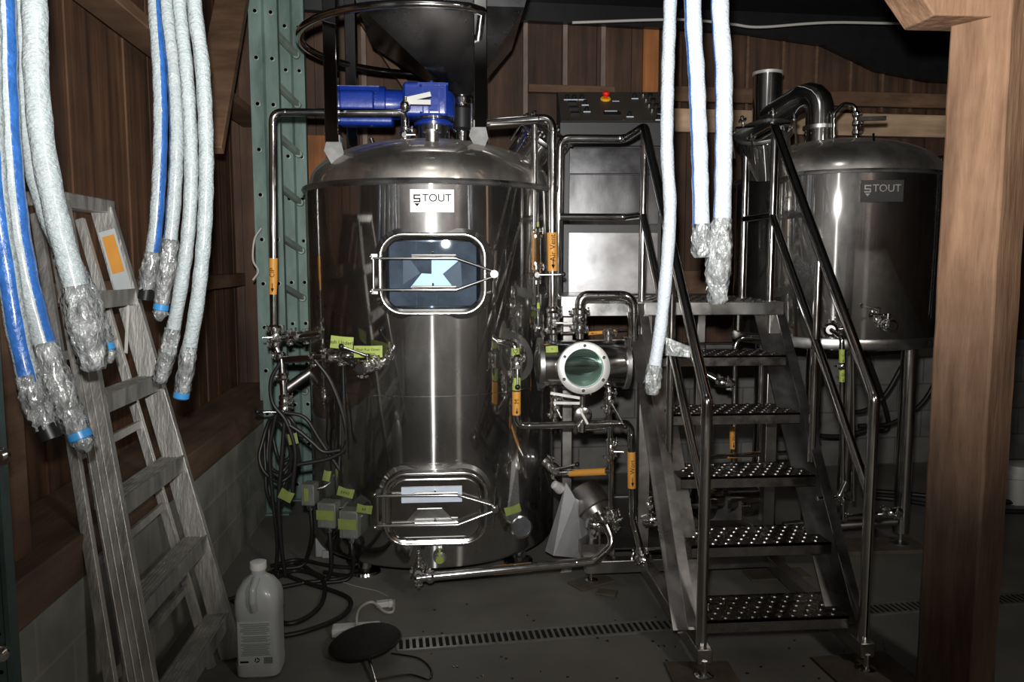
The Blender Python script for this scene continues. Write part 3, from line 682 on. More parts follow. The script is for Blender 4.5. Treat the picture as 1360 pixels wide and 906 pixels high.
# horizontal receiver vessel with round sight glass
Yv = 3.62; gv = thing('receiver_vessel', 'small horizontal steel drum with a bolted round sight window', 'vessel', P(775, 515, Yv))
c0, c1 = P(718, 484, Yv), P(830, 482, Yv); ax = (c1-c0).normalized(); rv = .112; L_ = (c1-c0).length
b = MB(); b.lathe([(.001,-.03),(.07,-.024),(rv,0),(rv,L_),(.07,L_+.024),(.001,L_+.03)], c0, ax, 48); b.build('drum', M['steel'], gv)
for s_, h in ((c0, 0), (c1, 0)):
    b = MB(); b.lathe([(rv*.9,-.012),(rv,-.012),(rv*1.10,-.012),(rv*1.10,.008),(rv,.008)], s_, ax, 48); b.build('end_band', M['satin'], gv)
wc = P(775, 482, Yv-rv-.03); wc.z = c0.z*.5+c1.z*.5; wn = V((-.05,-1,.0)).normalized()
b = MB(); b.lathe([(.085,-.09),(.085,0),(.118,.002),(.118,.016),(.112,.02),(.088,.02),(.086,.010)], wc, wn, 48, caps=False); wf = b.build('window_ring', M['alu_l'], gv)
u, w = frame(wn)
for k in range(6): a = 2*PI*k/6+.5; b = MB(); b.lathe([(.0075,0),(.0075,.004),(.004,.007)], wc+(u*math.cos(a)+w*math.sin(a))*.101+wn*.019, wn, 10); b.build('bolt', M['chrome'], wf)
b = MB(); b.lathe([(.001,.006),(.087,.006),(.087,.011),(.001,.011)], wc, wn, 40); b.build('window_glass', M['glass_g'], wf)
zt_ = rv
for px, py0, py1 in ((770, 450, 436), (735, 452, 438), (808, 452, 440)):
    b = MB(); b.cyl(P(px, py0, Yv), P(px, py1, Yv), .019); add_clamp(b, P(px, py1+2, Yv), (0,0,1), .018, (1,-.3,0)); b.build('top_nozzle', M['chrome'], gv)
for px, py0, py1 in ((736, 512, 530), (776, 514, 524), (808, 512, 530)):
    b = MB(); b.cyl(P(px, py0, Yv), P(px, py1, Yv), .015); add_clamp(b, P(px, py1-3, Yv), (0,0,1), .014, (1,-.3,0)); b.build('bottom_nozzle', M['chrome'], gv)
b = MB(); q = P(733, 464, Yv-rv*.8-.012); note(b, q, (1,0,.03), (0,.35,1), .055, .030, 'H', .003); tag(b.build('paper_note', [M['lime'], M['ink']]), 'tiny lime tag lettered H stuck on the horizontal drum', 'note')
valve('chunky valve on top of the horizontal drum near the vent pipe', P(735, 428, Yv+.05), (0,0,1), .020, (1,-.2,0), .10)
Yu = 3.58
valve('drum-top valve under the inverted U pipe, black ball facing out', P(770, 424, Yu), (0,0,1), .021, (0,-1,.15), .03)
pipe('thick inverted U pipe arching over the horizontal drum', [P(770, 416, Yu), P(771, 393, Yu), P(842, 393, Yu), P(842, 468, Yu), P(835, 474, Yu+.05)], .024, .065, clamps=[(P(770, 414, Yu), (0,0,1), (-1,-.3,0))])
pipe('thin horizontal pipe with orange sleeve just above the horizontal drum', [P(745, 443, 3.80), P(858, 438, 3.82)], .0085, 0, sleeves=[(P(781, 443, 3.80), P(818, 440, 3.81), M['orange'], 'Wort', 'x')])
b = MB(); b.cyl(P(800,446,3.78), P(812,446,3.78), .016)

# wort line: from the tank down, across and down to the pump
Yw = 3.53; e = on_tank(664, 455); d = (e-V((T1.x,T1.y,e.z))).normalized()
pipe('wort pipe leaving the tank shell, dropping and crossing below the drum, orange sleeves', [e-d*.02, P(672,455,Yw+.02), P(684, 458, Yw), P(687, 566, Yw), P(838, 562, Yw), P(840, 690, Yw), P(852, 735, Yw-.02)], .0175, .045,
     clamps=[(P(685, 477, Yw), (0,0,1), (1,-.3,0)), (P(686, 494, Yw), (0,0,1), (-1,-.3,0)), (P(850,731,Yw-.02), (.2,0,-1), (1,0,0))],
     sleeves=[(P(686, 551, Yw), P(686, 520, Yw), M['orange'], 'M', 'down'), (P(686, 518, Yw), P(686, 500, Yw), M['lime'], None, None), (P(684.5, 472, Yw), P(684.5, 462, Yw), M['lime'], 'G', None),
              (P(839, 648, Yw), P(838.5, 600, Yw), M['orange'], 'Wort', 'down')])
valve('valve on the wort drop between two lime bands', P(686, 486, Yw), (0,0,1), .018, (0,-.1,-1), .08)
pipe('short riser from the crossing pipe up to the drum, left one', [P(738, 565, Yw), P(737, 533, Yw+.08)], .014, 0)
pipe('short riser from the crossing pipe up to the drum, right one', [P(809, 563, Yw), P(808, 530, Yw+.08)], .014, 0, clamps=[(P(809, 545, Yw+.04), (0,0,1), (1,0,0))])
valve('riser valve under the left end of the drum', P(737, 540, Yw+.02), (0,0,1), .015, (.5,-.2,-1), .05, knob=False)
valve('riser valve under the right end of the drum, long drop handle', P(809, 532, Yw+.05), (0,0,1), .015, (.55,-.2,-1), .12)
fk = thing('level_clamp', 'pale forked double lever beneath the round window', 'lever', P(772,540,Yw))
b = MB(); q = P(773, 532, Yw-.02); b.cyl(q-V((0,0,.03)), q+V((0,0,.02)), .014); b.build('hub', M['chrome'], fk)
b = MB(); b.bar(q+V((-.01,0,.012)), P(731, 522, Yw-.02), .012, .014, (0,1,0)); b.bar(q+V((-.01,0,-.012)), P(735, 535, Yw-.02), .012, .012, (0,1,0)); b.build('fork', M['alu_l'], fk)
pv_ = thing('check_valve', 'round-faced valve hanging from the crossing pipe under the drum window', 'valve', P(774,570,Yw-.03))
q = P(774, 552, Yw-.045); b = MB(); b.lathe([(.02,.03),(.036,.02),(.042,.004),(.042,-.006),(.034,-.01),(.001,-.012)], q, (0,1,0), 28); b.cyl(q-V((.02,0,.05)), q-V((-.0,0,.02)), .016); b.cyl(q+V((-.004,0,-.03)), q+V((-.004,0,-.075)), .019); b.build('valve_body', M['chrome'], pv_)
b = MB(); b.bar(q+V((-.02,-.016,.036)), q+V((.02,-.016,-.036)), .010, .006, (0,1,0)); b.build('indicator_bar', M['white'], pv_)
pipe('thin stainless rod under the round-faced valve', [P(778,571,Yw-.03), P(803,570,Yw-.02)], .0055, 0)
pipe('vertical pipe dropping from the crossing pipe to the pump, beside the brick wall', [P(810, 566, Yw+.03), P(812, 622, Yw+.03), P(811, 700, Yw+.05)], .013, .02, clamps=[(P(811, 590, Yw+.03), (0,0,1), (1,-.3,0)), (P(811,604,Yw+.03), (0,0,1), (1,-.2,0))])
valve('lever valve on the vertical drop to the pump', P(811, 597, Yw+.03), (0,0,1), .014, (1,-.2,0), .05, knob=False)
e = on_tank(731, 622); d = (e-V((T1.x,T1.y,e.z))).normalized()
valve('tank side valve with a long silver handle and black ball end', P(733, 620, 3.76), (.5,-.6,-.4), .019, (1,-.2,.25), .11)
pipe('low horizontal pipe with orange arrow sleeve joining the pump drop', [P(728,612,3.95), P(736, 629, 3.74), P(812, 626, 3.56)], .0155, .04, sleeves=[(P(757, 628.5, 3.69), P(805, 626.2, 3.576), M['orange'], None, None)])
# arrow on that sleeve
# bottom drain pipe
Yd = 3.38
pipe('long floor-level pipe sweeping from the tank front to the pump, orange arrow sleeve', [P(552, 768, Yd-.02), P(790, 745, Yd), P(816, 722, Yd+.02), P(805, 697, Yd+.05)], .0185, .07,
     clamps=[(P(556, 768, Yd-.02), (1,0,.05), (0,-.1,-1)), (P(571, 766, Yd-.02), (1,0,.05), (0,-.1,1))],
     sleeves=[(P(655, 758, Yd-.005), P(706, 753, Yd), M['orange'], None, None)])
valve('small upright valve at the left end of the floor-level pipe', P(556, 756, Yd+.02), (0,1,0), .016, (0,-.1,1), .04, knob=False, out=(0,0,1))
q = P(557, 745, Yd+.04)

# pump on the skid
pm = thing('transfer_pump', 'tilted steel transfer pump with clamp rings behind the pale folded guard', 'pump', P(800, 740, 3.65))
a_, b_ = P(776, 655, 3.72), P(806, 703, 3.60); ax = (b_-a_).normalized(); L_ = (b_-a_).length
b = MB(); b.lathe([(.05,-.03),(.082,-.02),(.088,0),(.088,L_*.45),(.075,L_*.48),(.07,L_*.62)], a_, ax, 32); b.build('motor_shell', M['dsteel'], pm)
b = MB(); b.lathe([(.055,L_*.6),(.075,L_*.64),(.075,L_*.72),(.05,L_*.76),(.05,L_*.86),(.064,L_*.9),(.064,L_*1.05),(.03,L_*1.1)], a_, ax, 28); b.build('pump_head', M['steel'], pm)
for t_ in (.66, .95):
    b = MB(); add_clamp(b, a_+ax*L_*t_, ax, .048, (.5,-.8,.2)); b.build('clamp', M['chrome'], pm)
b = MB(); b.box((a_+b_)/2-V((0,-.0,.17)), (.16,.14,.06)); b.box((a_+b_)/2-V((0,-.04,.12)), (.05,.06,.10)); b.build('pump_base', M['dsteel'], pm)
valve('pump outlet valve with a drop handle ending in black', P(794, 697, 3.52), (1,.1,-.1), .015, (0,-.05,-1), .12)
valve('pump inlet valve on the upper right of the tilted pump', P(815, 690, 3.58), (.3,.1,-1), .018, (.6,-.3,.5), .045, knob=False)
gd = thing('guard_sheet', 'pale folded sheet-metal guard standing between tank and pump', 'guard', P(745, 738, 3.62))
g0 = [P(752, 641, 3.66), P(764, 662, 3.60), P(735, 738, 3.58), P(724, 732, 3.70)]
g1 = [P(764, 662, 3.60), P(783, 672, 3.75), P(776, 742, 3.72), P(735, 738, 3.58)]
b = MB(); 
for qd in (g0, g1):
    nrm = (qd[1]-qd[0]).cross(qd[2]-qd[1]).normalized()*.002
    b.loft([[p+nrm for p in qd], [p-nrm for p in qd]])
g = b.build('folded_sheet', M['guard'], gd)
b = MB(); q = P(745, 650, 3.68); b.lathe([(.026,0),(.028,.01),(.020,.05),(.001,.055)], q, (-.6,-.3,.5), 16); b.build('cap', M['alu_l'], gd)
b = MB(); b.bar(P(755, 750, 3.70), P(745, 776, 3.66), .05, .012, (0,1,0)); b.build('foot_strap', M['dsteel'], gd)
# skid frame
sk = thing('equipment_skid', 'low steel skid frame with levelling feet under the pumps', 'frame', PZ(900, 780, 0))
s0, s1 = P(777, 755, 3.54), P(1040, 741, 3.56); zz = .085
s0.z = s1.z = zz
b = MB(); b.bar(s0, s1, .06, .06); b.build('rail', M['dsteel'], sk, bev=.003)
b = MB(); b.bar(s0+V((.03,.03,0)), s0+V((.05,1.0,0)), .06, .06); b.build('rail', M['dsteel'], sk, bev=.003)
b = MB(); b.bar(s1+V((-.03,.03,0)), s1+V((-.01,1.0,0)), .06, .06); b.build('rail', M['dsteel'], sk, bev=.003)
b = MB(); b.bar(s0+V((.04,1.0,0)), s1+V((-.02,1.0,0)), .06, .06); b.build('rail', M['dsteel'], sk, bev=.003)
b = MB(); b.box(((s0.x+s1.x)/2+.03, 4.05, zz+.036), (.78, .80, .008)); b.build('deck_plate', M['dsteel'], sk)
for q in (s0+V((.03,0,0)), s1+V((-.03,0,0)), s0+V((.05,1,0)), s1+V((-.03,1,0))):
    b = MB(); b.cyl((q.x,q.y,.014), (q.x,q.y,zz), .008); b.lathe([(.03,0),(.03,.005),(.012,.014)], (q.x,q.y,.014), n=20); b.build('levelling_foot', M['chrome'], sk)
def pad(label, q, sx, sy, rz, h=.012):
    b = MB(); b.box((q.x,q.y,h/2), (sx,sy,h), rz=rz); return tag(b.build('wood_pad', M['ply'], bev=.002), label, 'wood pad')
pad('thin wooden shim under the skid foot beside the silver guard', V((s0.x+.03, s0.y, 0)), .20, .11, .5)
pad('small loose wood scrap lying right of the shimmed skid foot', PZ(806, 789, 0), .09, .06, -.4)
pad('wide thin board under the far skid foot behind the stairs', V((s1.x-.03, s1.y, 0)), .30, .12, .05)
# second cluster of valves to the right of the skid (behind left stringer)
valve('upper of the valves clustered left of the stair stringer', P(860, 668, 3.62), (.2,0,1), .022, (0,-.3,1), .045, knob=False)
valve('lower of the valves clustered left of the stair stringer', P(866, 690, 3.60), (1,0,.3), .022, (-.7,-.3,.2), .06, knob=False)
valve('valve at the foot of the wort pipe, black plug below', P(852, 742, 3.52), (.3,-.7,0), .024, (-.8,-.3,0), .05, knob=False)
pp = thing('circulation_pump', 'second steel pump half hidden behind the lower stair treads', 'pump', P(950, 700, 3.95))
a_, b_ = P(925, 668, 3.95), P(985, 662, 4.05); ax = (b_-a_).normalized(); L_ = (b_-a_).length
b = MB(); b.lathe([(.001,-.01),(.07,0),(.095,.02),(.095,.06),(.06,.07),(.06,L_*.5),(.085,L_*.5+.01),(.085,L_+.06),(.05,L_+.08)], a_, ax, 32); b.build('pump_body', M['steel'], pp)
b = MB(); b.box(((a_+b_)/2).to_tuple()[:2]+(.20,), (.2,.12,.10)); b.build('pump_base', M['dsteel'], pp)
pipe('low pipe joining the valve cluster to the second pump', [P(868, 676, 3.66), P(925, 672, 3.92)], .016, 0)
pipe('floor-height pipe running between the two pump groups', [P(858, 733, 3.62), P(930, 727, 3.75)], .013, 0)
# piping seen between the treads
pipe('vertical wort pipe behind the middle treads, orange sleeve reading Wort', [P(1034, 450, 4.05), P(976, 447, 4.05), P(974, 660, 4.05)], .015, .07, sleeves=[(P(973, 596, 4.05), P(973, 566, 4.05), M['orange'], 'Wort', 'down')], clamps=[(P(974, 645, 4.05), (0,0,1), (1,-.3,0))])
pipe('horizontal pipe behind the third tread with orange Wort sleeve', [P(925, 608, 3.95), P(1070, 600, 4.0)], .012, 0, sleeves=[(P(965, 606, 3.965), P(1013, 603, 3.985), M['orange'], 'Wort', 'x')])
valve('small valve seen between platform and top treads', P(962, 508, 4.05), (1,0,-.1), .018, (0,-.2,1), .045, knob=False)
pipe('pipe stub running left from the valve between the top treads', [P(925, 490, 4.1), P(955, 506, 4.05)], .02, 0)
pipe('pair of thin lines crossing under the platform edge', [P(905, 457, 4.2), P(975, 456, 4.2)], .008, 0)
valve('valve on the vertical wort pipe behind the lower treads', P(974, 668, 4.0), (0,0,1), .018, (1,-.2,0), .06)

# ------------------------------------------------------------------ stairs and platform
st = thing('platform_stairs', 'steel access stairs with round tube handrails up to a brewing platform', 'stairs', (1.27, 3.4, 0))
XL, XR, Y0, Y6, ZD = .905, 1.515, 2.75, 3.545, 1.317
def yline(t): return Y0+(Y6-Y0)*t
rise = [P(1137, 820, Y0).z]
zs = [.172+ (ZD-.172)*k/5 for k in range(6)]
for k in range(5):
    yf = yline(k/5); z = zs[k]; b = MB(); dp = .225; th = .045
    b.box(((XL+XR)/2, yf+dp/2, z-.004), (XR-XL-.05, dp, .008)); b.box(((XL+XR)/2, yf+.004, z-th/2), (XR-XL-.05, .008, th)); b.box(((XL+XR)/2, yf+dp-.004, z-th/2), (XR-XL-.05, .008, th))
    for i in range(11):
        for j in range(5):
            x = XL+.065+i*.052+(.026 if j % 2 else 0)
            if x > XR-.05: continue
            b.lathe([(.0135,0),(.012,.004),(.007,.0065),(.001,.007)], (x, yf+.030+j*.042, z), n=10)
    b.build('tread', M['tread'], st)
for X in (XL, XR):                                    # channel stringers
    b = MB(); p0 = V((X, 2.735, .115)); p1 = V((X, Y6+.04, ZD-.0)); dz = V((0,0,0))
    dirv = (p1-p0).normalized(); nn = V((0,-dirv.z,dirv.y))
    b.bar(p0+V((0,.07,0)), p1+V((0,.07,-.05)), .008, .15, (0,1,0) if False else (1,0,0))
    s_ = 1 if X == XL else -1
    off = nn*.072
    b.bar(p0+V((-.018*s_,.07,0))+off, p1+V((-.018*s_,.07,-.05))+off, .006, .04, (0,-dirv.z,dirv.y)) if False else None
    for q in (1,-1): b.bar(p0+V((-.018*s_,.07,0))+off*q, p1+V((-.018*s_,.07,-.05))+off*q, .04, .006, (0,-dirv.z,dirv.y))
    b.build('stringer', M['dsteel'], st)
for X in (XL, XR):
    b = MB(); b.bar((X,2.655,.085), (X,3.605,.085), .055, .055); b.build('base_rail', M['dsteel'], st, bev=.003)
    b = MB(); b.box((X,3.605,(.06+ZD-.06)/2), (.055,.055,ZD-.12)); b.build('leg', M['dsteel'], st, bev=.003)
    b = MB(); b.cyl((X,2.66,.022),(X,2.66,.07), .012); b.lathe([(.035,0),(.035,.006),(.014,.016)], (X,2.66,.010), n=20); b.build('levelling_foot', M['chrome'], st)
pad('square wooden board under the right front foot of the stairs', V((XR,2.66,0)), .30, .24, .08, .010)
pad('square wooden board under the left front foot of the stairs', V((XL,2.66,0)), .24, .22, -.05, .010)
# platform deck
b = MB(); xl2 = .558
b.box(((XL+XR)/2+.005, 3.96, ZD-.03), (XR-XL+.05, .82, .06)); b.box(((xl2+XL)/2-.012, 4.28, 1.333-.05), (XL-xl2, .84, .10))
b.box(((XL+XR)/2+.005, 4.38, ZD-.03), (XR-XL+.05, .2, .06))
b.build('platform_deck', M['satin'], st, bev=.003)
b = MB()
for i in range(12):
    for j in range(10): b.lathe([(.0135,0),(.012,.003),(.001,.006)], (XL+.04+i*.052+(.026 if j%2 else 0)*(i<11), 3.60+j*.06, ZD), n=8)
b.build('grip_studs', M['tread'], st)
for x in (xl2+.03,):
    for y in (3.93, 4.66): b = MB(); b.box((x,y,(ZD-.09)/2), (.05,.05,ZD-.09)); b.build('leg', M['dsteel'], st, bev=.003)
for y in (4.68,):
    b = MB(); b.box((XR,y,(ZD-.06)/2), (.05,.05,ZD-.06)); b.build('leg', M['dsteel'], st, bev=.003)
# handrails
rt_ = .0205; ZR = 2.125
b = MB(); XH = XR+.005
b.tube([(XH,4.02,ZD), (XH,4.02,ZR-.02), (XH,3.66,ZR+.0), (XH,2.70,1.015), (XH,2.70,.09)], rt_, 16, .05); b.build('handrail', M['steel'], st)
b = MB(); b.tube([(XH,4.02,1.72), (XH,3.66,1.72), (XH,2.70,.65)], rt_*.85, 14, .03); b.build('mid_rail', M['steel'], st)
b = MB(); b.tube([(XH,3.66,ZD), (XH,3.66,ZR-.03)], rt_*.9, 14); b.build('rail_post', M['steel'], st)
b = MB(); b.tube([(XH,3.17,.66), (XH,3.17,1.50)], rt_*.8, 14); b.build('rail_post', M['steel'], st)
b = MB(); b.tube([(XH-.0,3.10,.52),(XH+.09,3.10,.52),(XH+.12,3.10,.59)], .010, 10, .03); b.build('hook', M['steel'], st)
XG = XL-.0
b = MB(); b.tube([(xl2-.02,3.93,ZD), (xl2-.02,3.87,ZR-.03), (XG-.05,3.86,ZR-.03), (XG,3.68,ZR), (XG,2.70,1.015), (XG,2.70,.09)], rt_, 16, .05); b.build('handrail', M['steel'], st)
b = MB(); b.tube([(xl2-.02,3.87,1.72), (XG-.04,3.87,1.72), (XG,3.68,1.72), (XG,2.70,.65)], rt_*.85, 14, .03); b.build('mid_rail', M['steel'], st)
b = MB(); b.tube([(XG,3.68,ZD-.02), (XG,3.68,ZR-.03)], rt_*.9, 14); b.build('rail_post', M['steel'], st)
b = MB(); b.tube([(XG,3.17,.66), (XG,3.17,1.50)], rt_*.8, 14); b.build('rail_post', M['steel'], st)

# ------------------------------------------------------------------ control console
rc = math.radians(-4.5); cw = .62
cc = thing('control_console', 'black sloping control console with push buttons on a brushed steel cabinet', 'console', (P(815,392,4.55).x, 4.60, ZD))
cx = P(812, 300, 4.45).x; ycab = 4.42
Rz = Matrix.Rotation(rc, 3, 'Z'); u = Rz@V((1,0,0)); o = Rz@V((0,-1,0)); w = V((0,0,1)); base = V((cx, ycab, 0))
def cp(x, y, z): return base+u*x-o*y+V((0,0,z))    # x across, y into depth
hw = .275
def cbox(b, x0, x1, y0, y1, z0_, z1_, mi=None):
    b.loft([[cp(x0,y0,z), cp(x1,y0,z), cp(x1,y1,z), cp(x0,y1,z)] for z in (z0_, z1_)], mi=mi)
b = MB(); cbox(b, -hw, hw, .004, .20, ZD, 2.20); b.build('cabinet_body', M['lip'], cc, bev=.002)
b = MB(); cbox(b, -hw+.03, hw-.02, -.012, .004, ZD+.005, 1.665); b.build('lower_door', M['ldoor'], cc, bev=.002)
b = MB(); cbox(b, -hw+.03, hw-.02, -.010, .004, 1.71, 1.985); b.build('upper_door', M['cabinet'], cc, bev=.002)
b = MB(); cbox(b, -hw+.03, hw-.02, -.008, .004, 1.99, 2.13); b.build('top_panel', M['hopper'], cc, bev=.002)
zf = P(812, 163, ycab).z; zk = zf+.235; cL, cR = -.30, .335
b = MB(); b.loft([[cp(x, -.02, zf-.13), cp(x, -.02, zf), cp(x, .33, zk), cp(x, .33, zf-.13)] for x in (cL, cR)]); b.build('console_housing', M['lip'], cc, bev=.003)
sl = (cp(0,.33,zk)-cp(0,-.02,zf)); SL = sl.length; sl.normalize(); nn = u.cross(sl).normalized()
if nn.z < 0: nn = -nn
def cpan(s_, t_): return cp(cL+(cR-cL)*s_, -.02, zf)+sl*(SL*t_)     # s across, t up the slope
b = MB(); q = [cpan(.01,.02), cpan(.99,.02), cpan(.99,.98), cpan(.01,.98)]; b.loft([q, [p+nn*.003 for p in q]]); b.build('face_plate', M['console'], cc)
def ctl(name, s_, t_, fn, mt, par=cc): b = MB(); fn(b, cpan(s_, t_)+nn*.003); return b.build(name, mt, par)
for s_ in (.07,.30,.55,.80,.97):
    for t_ in (.05,.95): ctl('screw', s_, t_, lambda b, p: b.lathe([(.005,0),(.003,.003)], p, nn, 8), M['chrome'])
def sw(b, p): b.lathe([(.014,0),(.014,.006),(.010,.010),(.010,.020),(.001,.022)], p, nn, 14, mi=0); b.bar(p-sl*.024-u*.020+nn*.001, p-sl*.024+u*.020+nn*.001, .006, .006, nn, mi=1)
for s_, t_ in ((.09,.76),(.155,.76),(.225,.76),(.245,.58),(.25,.36),(.71,.80),(.62,.20),(.865,.10),(.925,.10),(.90,.28)): ctl('selector_switch', s_, t_, sw, [M['blackp'], M['sheet_w']])
for s_, t_ in ((.13,.60),(.135,.42),(.14,.24)): ctl('rocker_button', s_, t_, lambda b, p: b.bar(p-u*.024, p+u*.024, .022, .022, nn), M['blackp'])
for k in range(4): ctl('indicator_lamp', .795+.012*k, .85-.17*k, lambda b, p: b.lathe([(.013,0),(.013,.01),(.008,.016),(.001,.018)], p, nn, 14), M['satin'])
for k in range(4): ctl('push_button', .86+.012*k, .85-.17*k, lambda b, p: b.lathe([(.015,0),(.015,.012),(.001,.014)], p, nn, 14), M['blackp'])
def disp(b, p): b.bar(p-u*.048, p+u*.048, .045, .008, nn, mi=0); b.bar(p-u*.040+sl*.026+nn*.004, p+u*.030+sl*.026+nn*.004, .006, .004, nn, mi=1)
ctl('display', .47, .25, disp, [M['blackp'], M['sheet_w']])
ctl('name_strip', .53, .66, lambda b, p: b.bar(p-u*.02, p+u*.02, .007, .004, nn), M['sheet_w'])
g = ctl('emergency_stop', .44, .72, lambda b, p: b.lathe([(.030,0),(.030,.006),(.026,.010),(.001,.010)], p, nn, 24), M['yellow'])
b = MB(); p = cpan(.44,.72)+nn*.012; b.lathe([(.010,0),(.010,.018),(.019,.020),(.021,.030),(.016,.038),(.001,.040)], p, nn, 24); b.build('red_knob', M['red'], g)

# ------------------------------------------------------------------ kettle (right tank)
T2 = V((P(1110, 348, 4.32).x, 4.32, 0)); R2 = .555
kt = thing('brew_kettle', 'raised steel kettle on tubular legs with a thick vent elbow on top', 'tank', (T2.x, T2.y, 0))
za, zb = P(1110, 466, T2.y-R2).z, P(1110, 228, T2.y-R2).z
b = MB(); b.lathe([(.01,za-.02),(R2-.06,za-.01),(R2-.012,za),(R2,za+.02),(R2,zb),(R2-.02,zb+.01)], (T2.x,T2.y,0), n=128); b.build('shell', M['tank'], kt)
b = MB(); b.lathe([(R2,za+.055),(R2+.003,za+.05),(R2+.003,za+.005),(R2,za)], (T2.x,T2.y,0), n=96); b.build('base_band', M['satin'], kt)
b = MB(); b.lathe([(R2-.02,zb+.004),(R2+.012,zb),(R2+.016,zb+.01),(R2+.012,zb+.02),(R2-.02,zb+.02)], (T2.x,T2.y,0), n=96); b.build('rim', M['satin'], kt)
def dz2(r): return zb+.02+.215*math.sqrt(max(0, 1-(r/(R2-.03))**2))**.9
pr = []
for i in range(25): a = i/24*PI/2; r = (R2-.03)*math.cos(a)+1e-4; pr.append((r, dz2(r)))
b = MB(); b.lathe(pr, (T2.x,T2.y,0), n=96); b.build('dome_lid', M['dome'], kt)
for a in (-50, -128, 50, 130):
    lx, ly = T2.x+.43*math.cos(math.radians(a)), T2.y+.43*math.sin(math.radians(a))
    if a == -50: q = PZ(1198, 724, .02); lx, ly = q.x, q.y+.02
    b = MB(); b.cyl((lx,ly,.085), (lx,ly,za+.0), .040, n=24); g = b.build('leg', M['steel'], kt)
    b = MB(); b.cyl((lx,ly,.028), (lx,ly,.09), .012); b.lathe([(.045,0),(.045,.006),(.014,.018)], (lx,ly,.022), n=20); b.build('foot', M['satin'], g)
    if a == -50: pad('thick dark board under the right front leg of the raised kettle', V((lx-.12,ly,0)), .46, .20, 0, .022)
d2 = (on_tank(1170, 254, T2, R2)-V((T2.x,T2.y,0))); d2.z = 0; d2.normalize()
q = on_tank(1170, 254, T2, R2); plate(kt, V((q.x,q.y,q.z))+d2*.012, V((0,0,1)).cross(d2)*-1 if False else V((-d2.y, d2.x, 0)), .205, .105, [M['plate_d'], M['satin']])
# vent elbow and stack
v0 = V((P(1088, 180, 4.35).x, 4.35, dz2(.1)-.03)); vr = .076
stx = P(1018, 150, 4.65).x
b = MB(); b.tube([v0, v0+V((0,0,.33)), V((stx, 4.62, P(1018,158,4.62).z))], vr, 28, .17); b.build('vent_elbow', M['hopper_s'] if 'hopper_s' in M else M['tank'], kt)
b = MB(); b.lathe([(vr,-.012),(vr*1.18,-.010),(vr*1.18,.010),(vr,.012)], v0+V((0,0,.105)), n=32); b.build('flange', M['satin'], kt)
b = MB(); b.cyl((stx,4.65,1.95), (stx,4.65,P(1018,100,4.65).z), .082, n=32); g = b.build('vent_stack', M['tank'], kt)
b = MB(); b.lathe([(.080,0),(.088,0),(.088,.016),(.074,.016),(.074,.0)], (stx,4.65,P(1018,100,4.65).z), n=32); b.build('rim', M['alu_l'], g)
q = P(1022, 205, 4.02); top_manway(kt, (q.x, 4.06, zb+.09), (-.30,-.42,.85), .125, .12, None)
b = MB(); yq = 4.25; b.tube([P(1107, 184, yq), P(1107, 152, yq), P(1120, 138, yq), P(1136, 140, yq), P(1137, 186, yq)], .012, 12, .04); b.build('spray_line', M['steel'], kt)
b = MB(); 
for py in (152, 164, 176): add_clamp(b, P(1137, py, yq), (0,0,1), .014, (1,-.3,0))
b.build('spray_clamps', M['chrome'], kt)
b = MB(); b.bar(P(1141,158,yq-.03), P(1176,157,yq-.03), .02, .022); b.build('flat_lever', M['dsteel'], kt)
b = MB(); b.tube([P(1160,178,4), P(1161,198,3.9)], .006, 8); b.build('port_stub', M['chrome'], kt)
# level tube on the right side
yk = 4.22
b = MB(); b.tube([P(1205,216,yk-.1), P(1216,213,yk), P(1262,207,yk)], .009, 10, .02); b.cyl(P(1262,203,yk), P(1262,212,yk), .012); b.build('level_arm', M['chrome'], kt)
for px in (1241, 1249):
    b = MB(); b.tube([P(px+1,212,yk), P(px-1,434,yk)], .0075, 10); b.build('level_tube', M['steel'], kt)
b = MB(); b.tube([P(1218,438,yk), P(1256,437,yk)], .014, 12); add_clamp(b, P(1232,438,yk), (1,0,0), .013, (0,0,1)); add_clamp(b, P(1249,437,yk), (1,0,0), .013, (0,0,1)); b.build('level_valve', M['chrome'], kt)
b = MB(); b.box(P(1259,412,yk), (.05,.04,.11)); b.build('sensor_box', M['white'], kt, bev=.004)
e = on_tank(1172, 431, T2, R2); d = (e-V((T2.x,T2.y,e.z))).normalized()
valve('kettle side valve with a black ball handle pointing left', e+d*.05, d, .020, (-1,-.2,.05), .09, out=(0,0,1))
e = on_tank(1104, 436, T2, R2); d = (e-V((T2.x,T2.y,e.z))).normalized()
valve('kettle front valve above the lime-banded pipe, knob handle upright', e+d*.05, d, .022, (.1,-.2,1), .09, out=(1,-.2,0))
pipe('vertical pipe with two lime bands below the kettle', [e+d*.09, P(1118,448,3.62), P(1119,690,3.62)], .012, .03, clamps=[(P(1118,486,3.62), (0,0,1), (-1,-.3,0)), (P(1119,664,3.62), (0,0,1), (-1,-.3,0))], sleeves=[(P(1118,482,3.62), P(1118,464,3.62), M['lime'], 'C', None), (P(1118,507,3.62), P(1118,491,3.62), M['lime'], 'D', None)])
pipe('thin plain pipe beside the lime-banded pipe under the kettle', [P(1133,462,3.7), P(1133,665,3.7)], .009, 0)
pipe('low horizontal pipe joining the kettle leg to the floor valves', [P(1040,697,3.7), P(1196,680,3.7)], .014, 0, clamps=[(P(1120,688,3.7), (1,0,0), (0,0,1)), (P(1172,682,3.7), (1,0,0), (0,0,1))])
pipe('lower dark crossbar pipe between the kettle legs', [P(1060,702,3.85), P(1190,693,3.85)], .020, 0, m=M['dsteel'])
valve('valve beside the right kettle leg near the floor', P(1184, 681, 3.68), (1,0,.05), .016, (0,-.2,1), .05, knob=False)

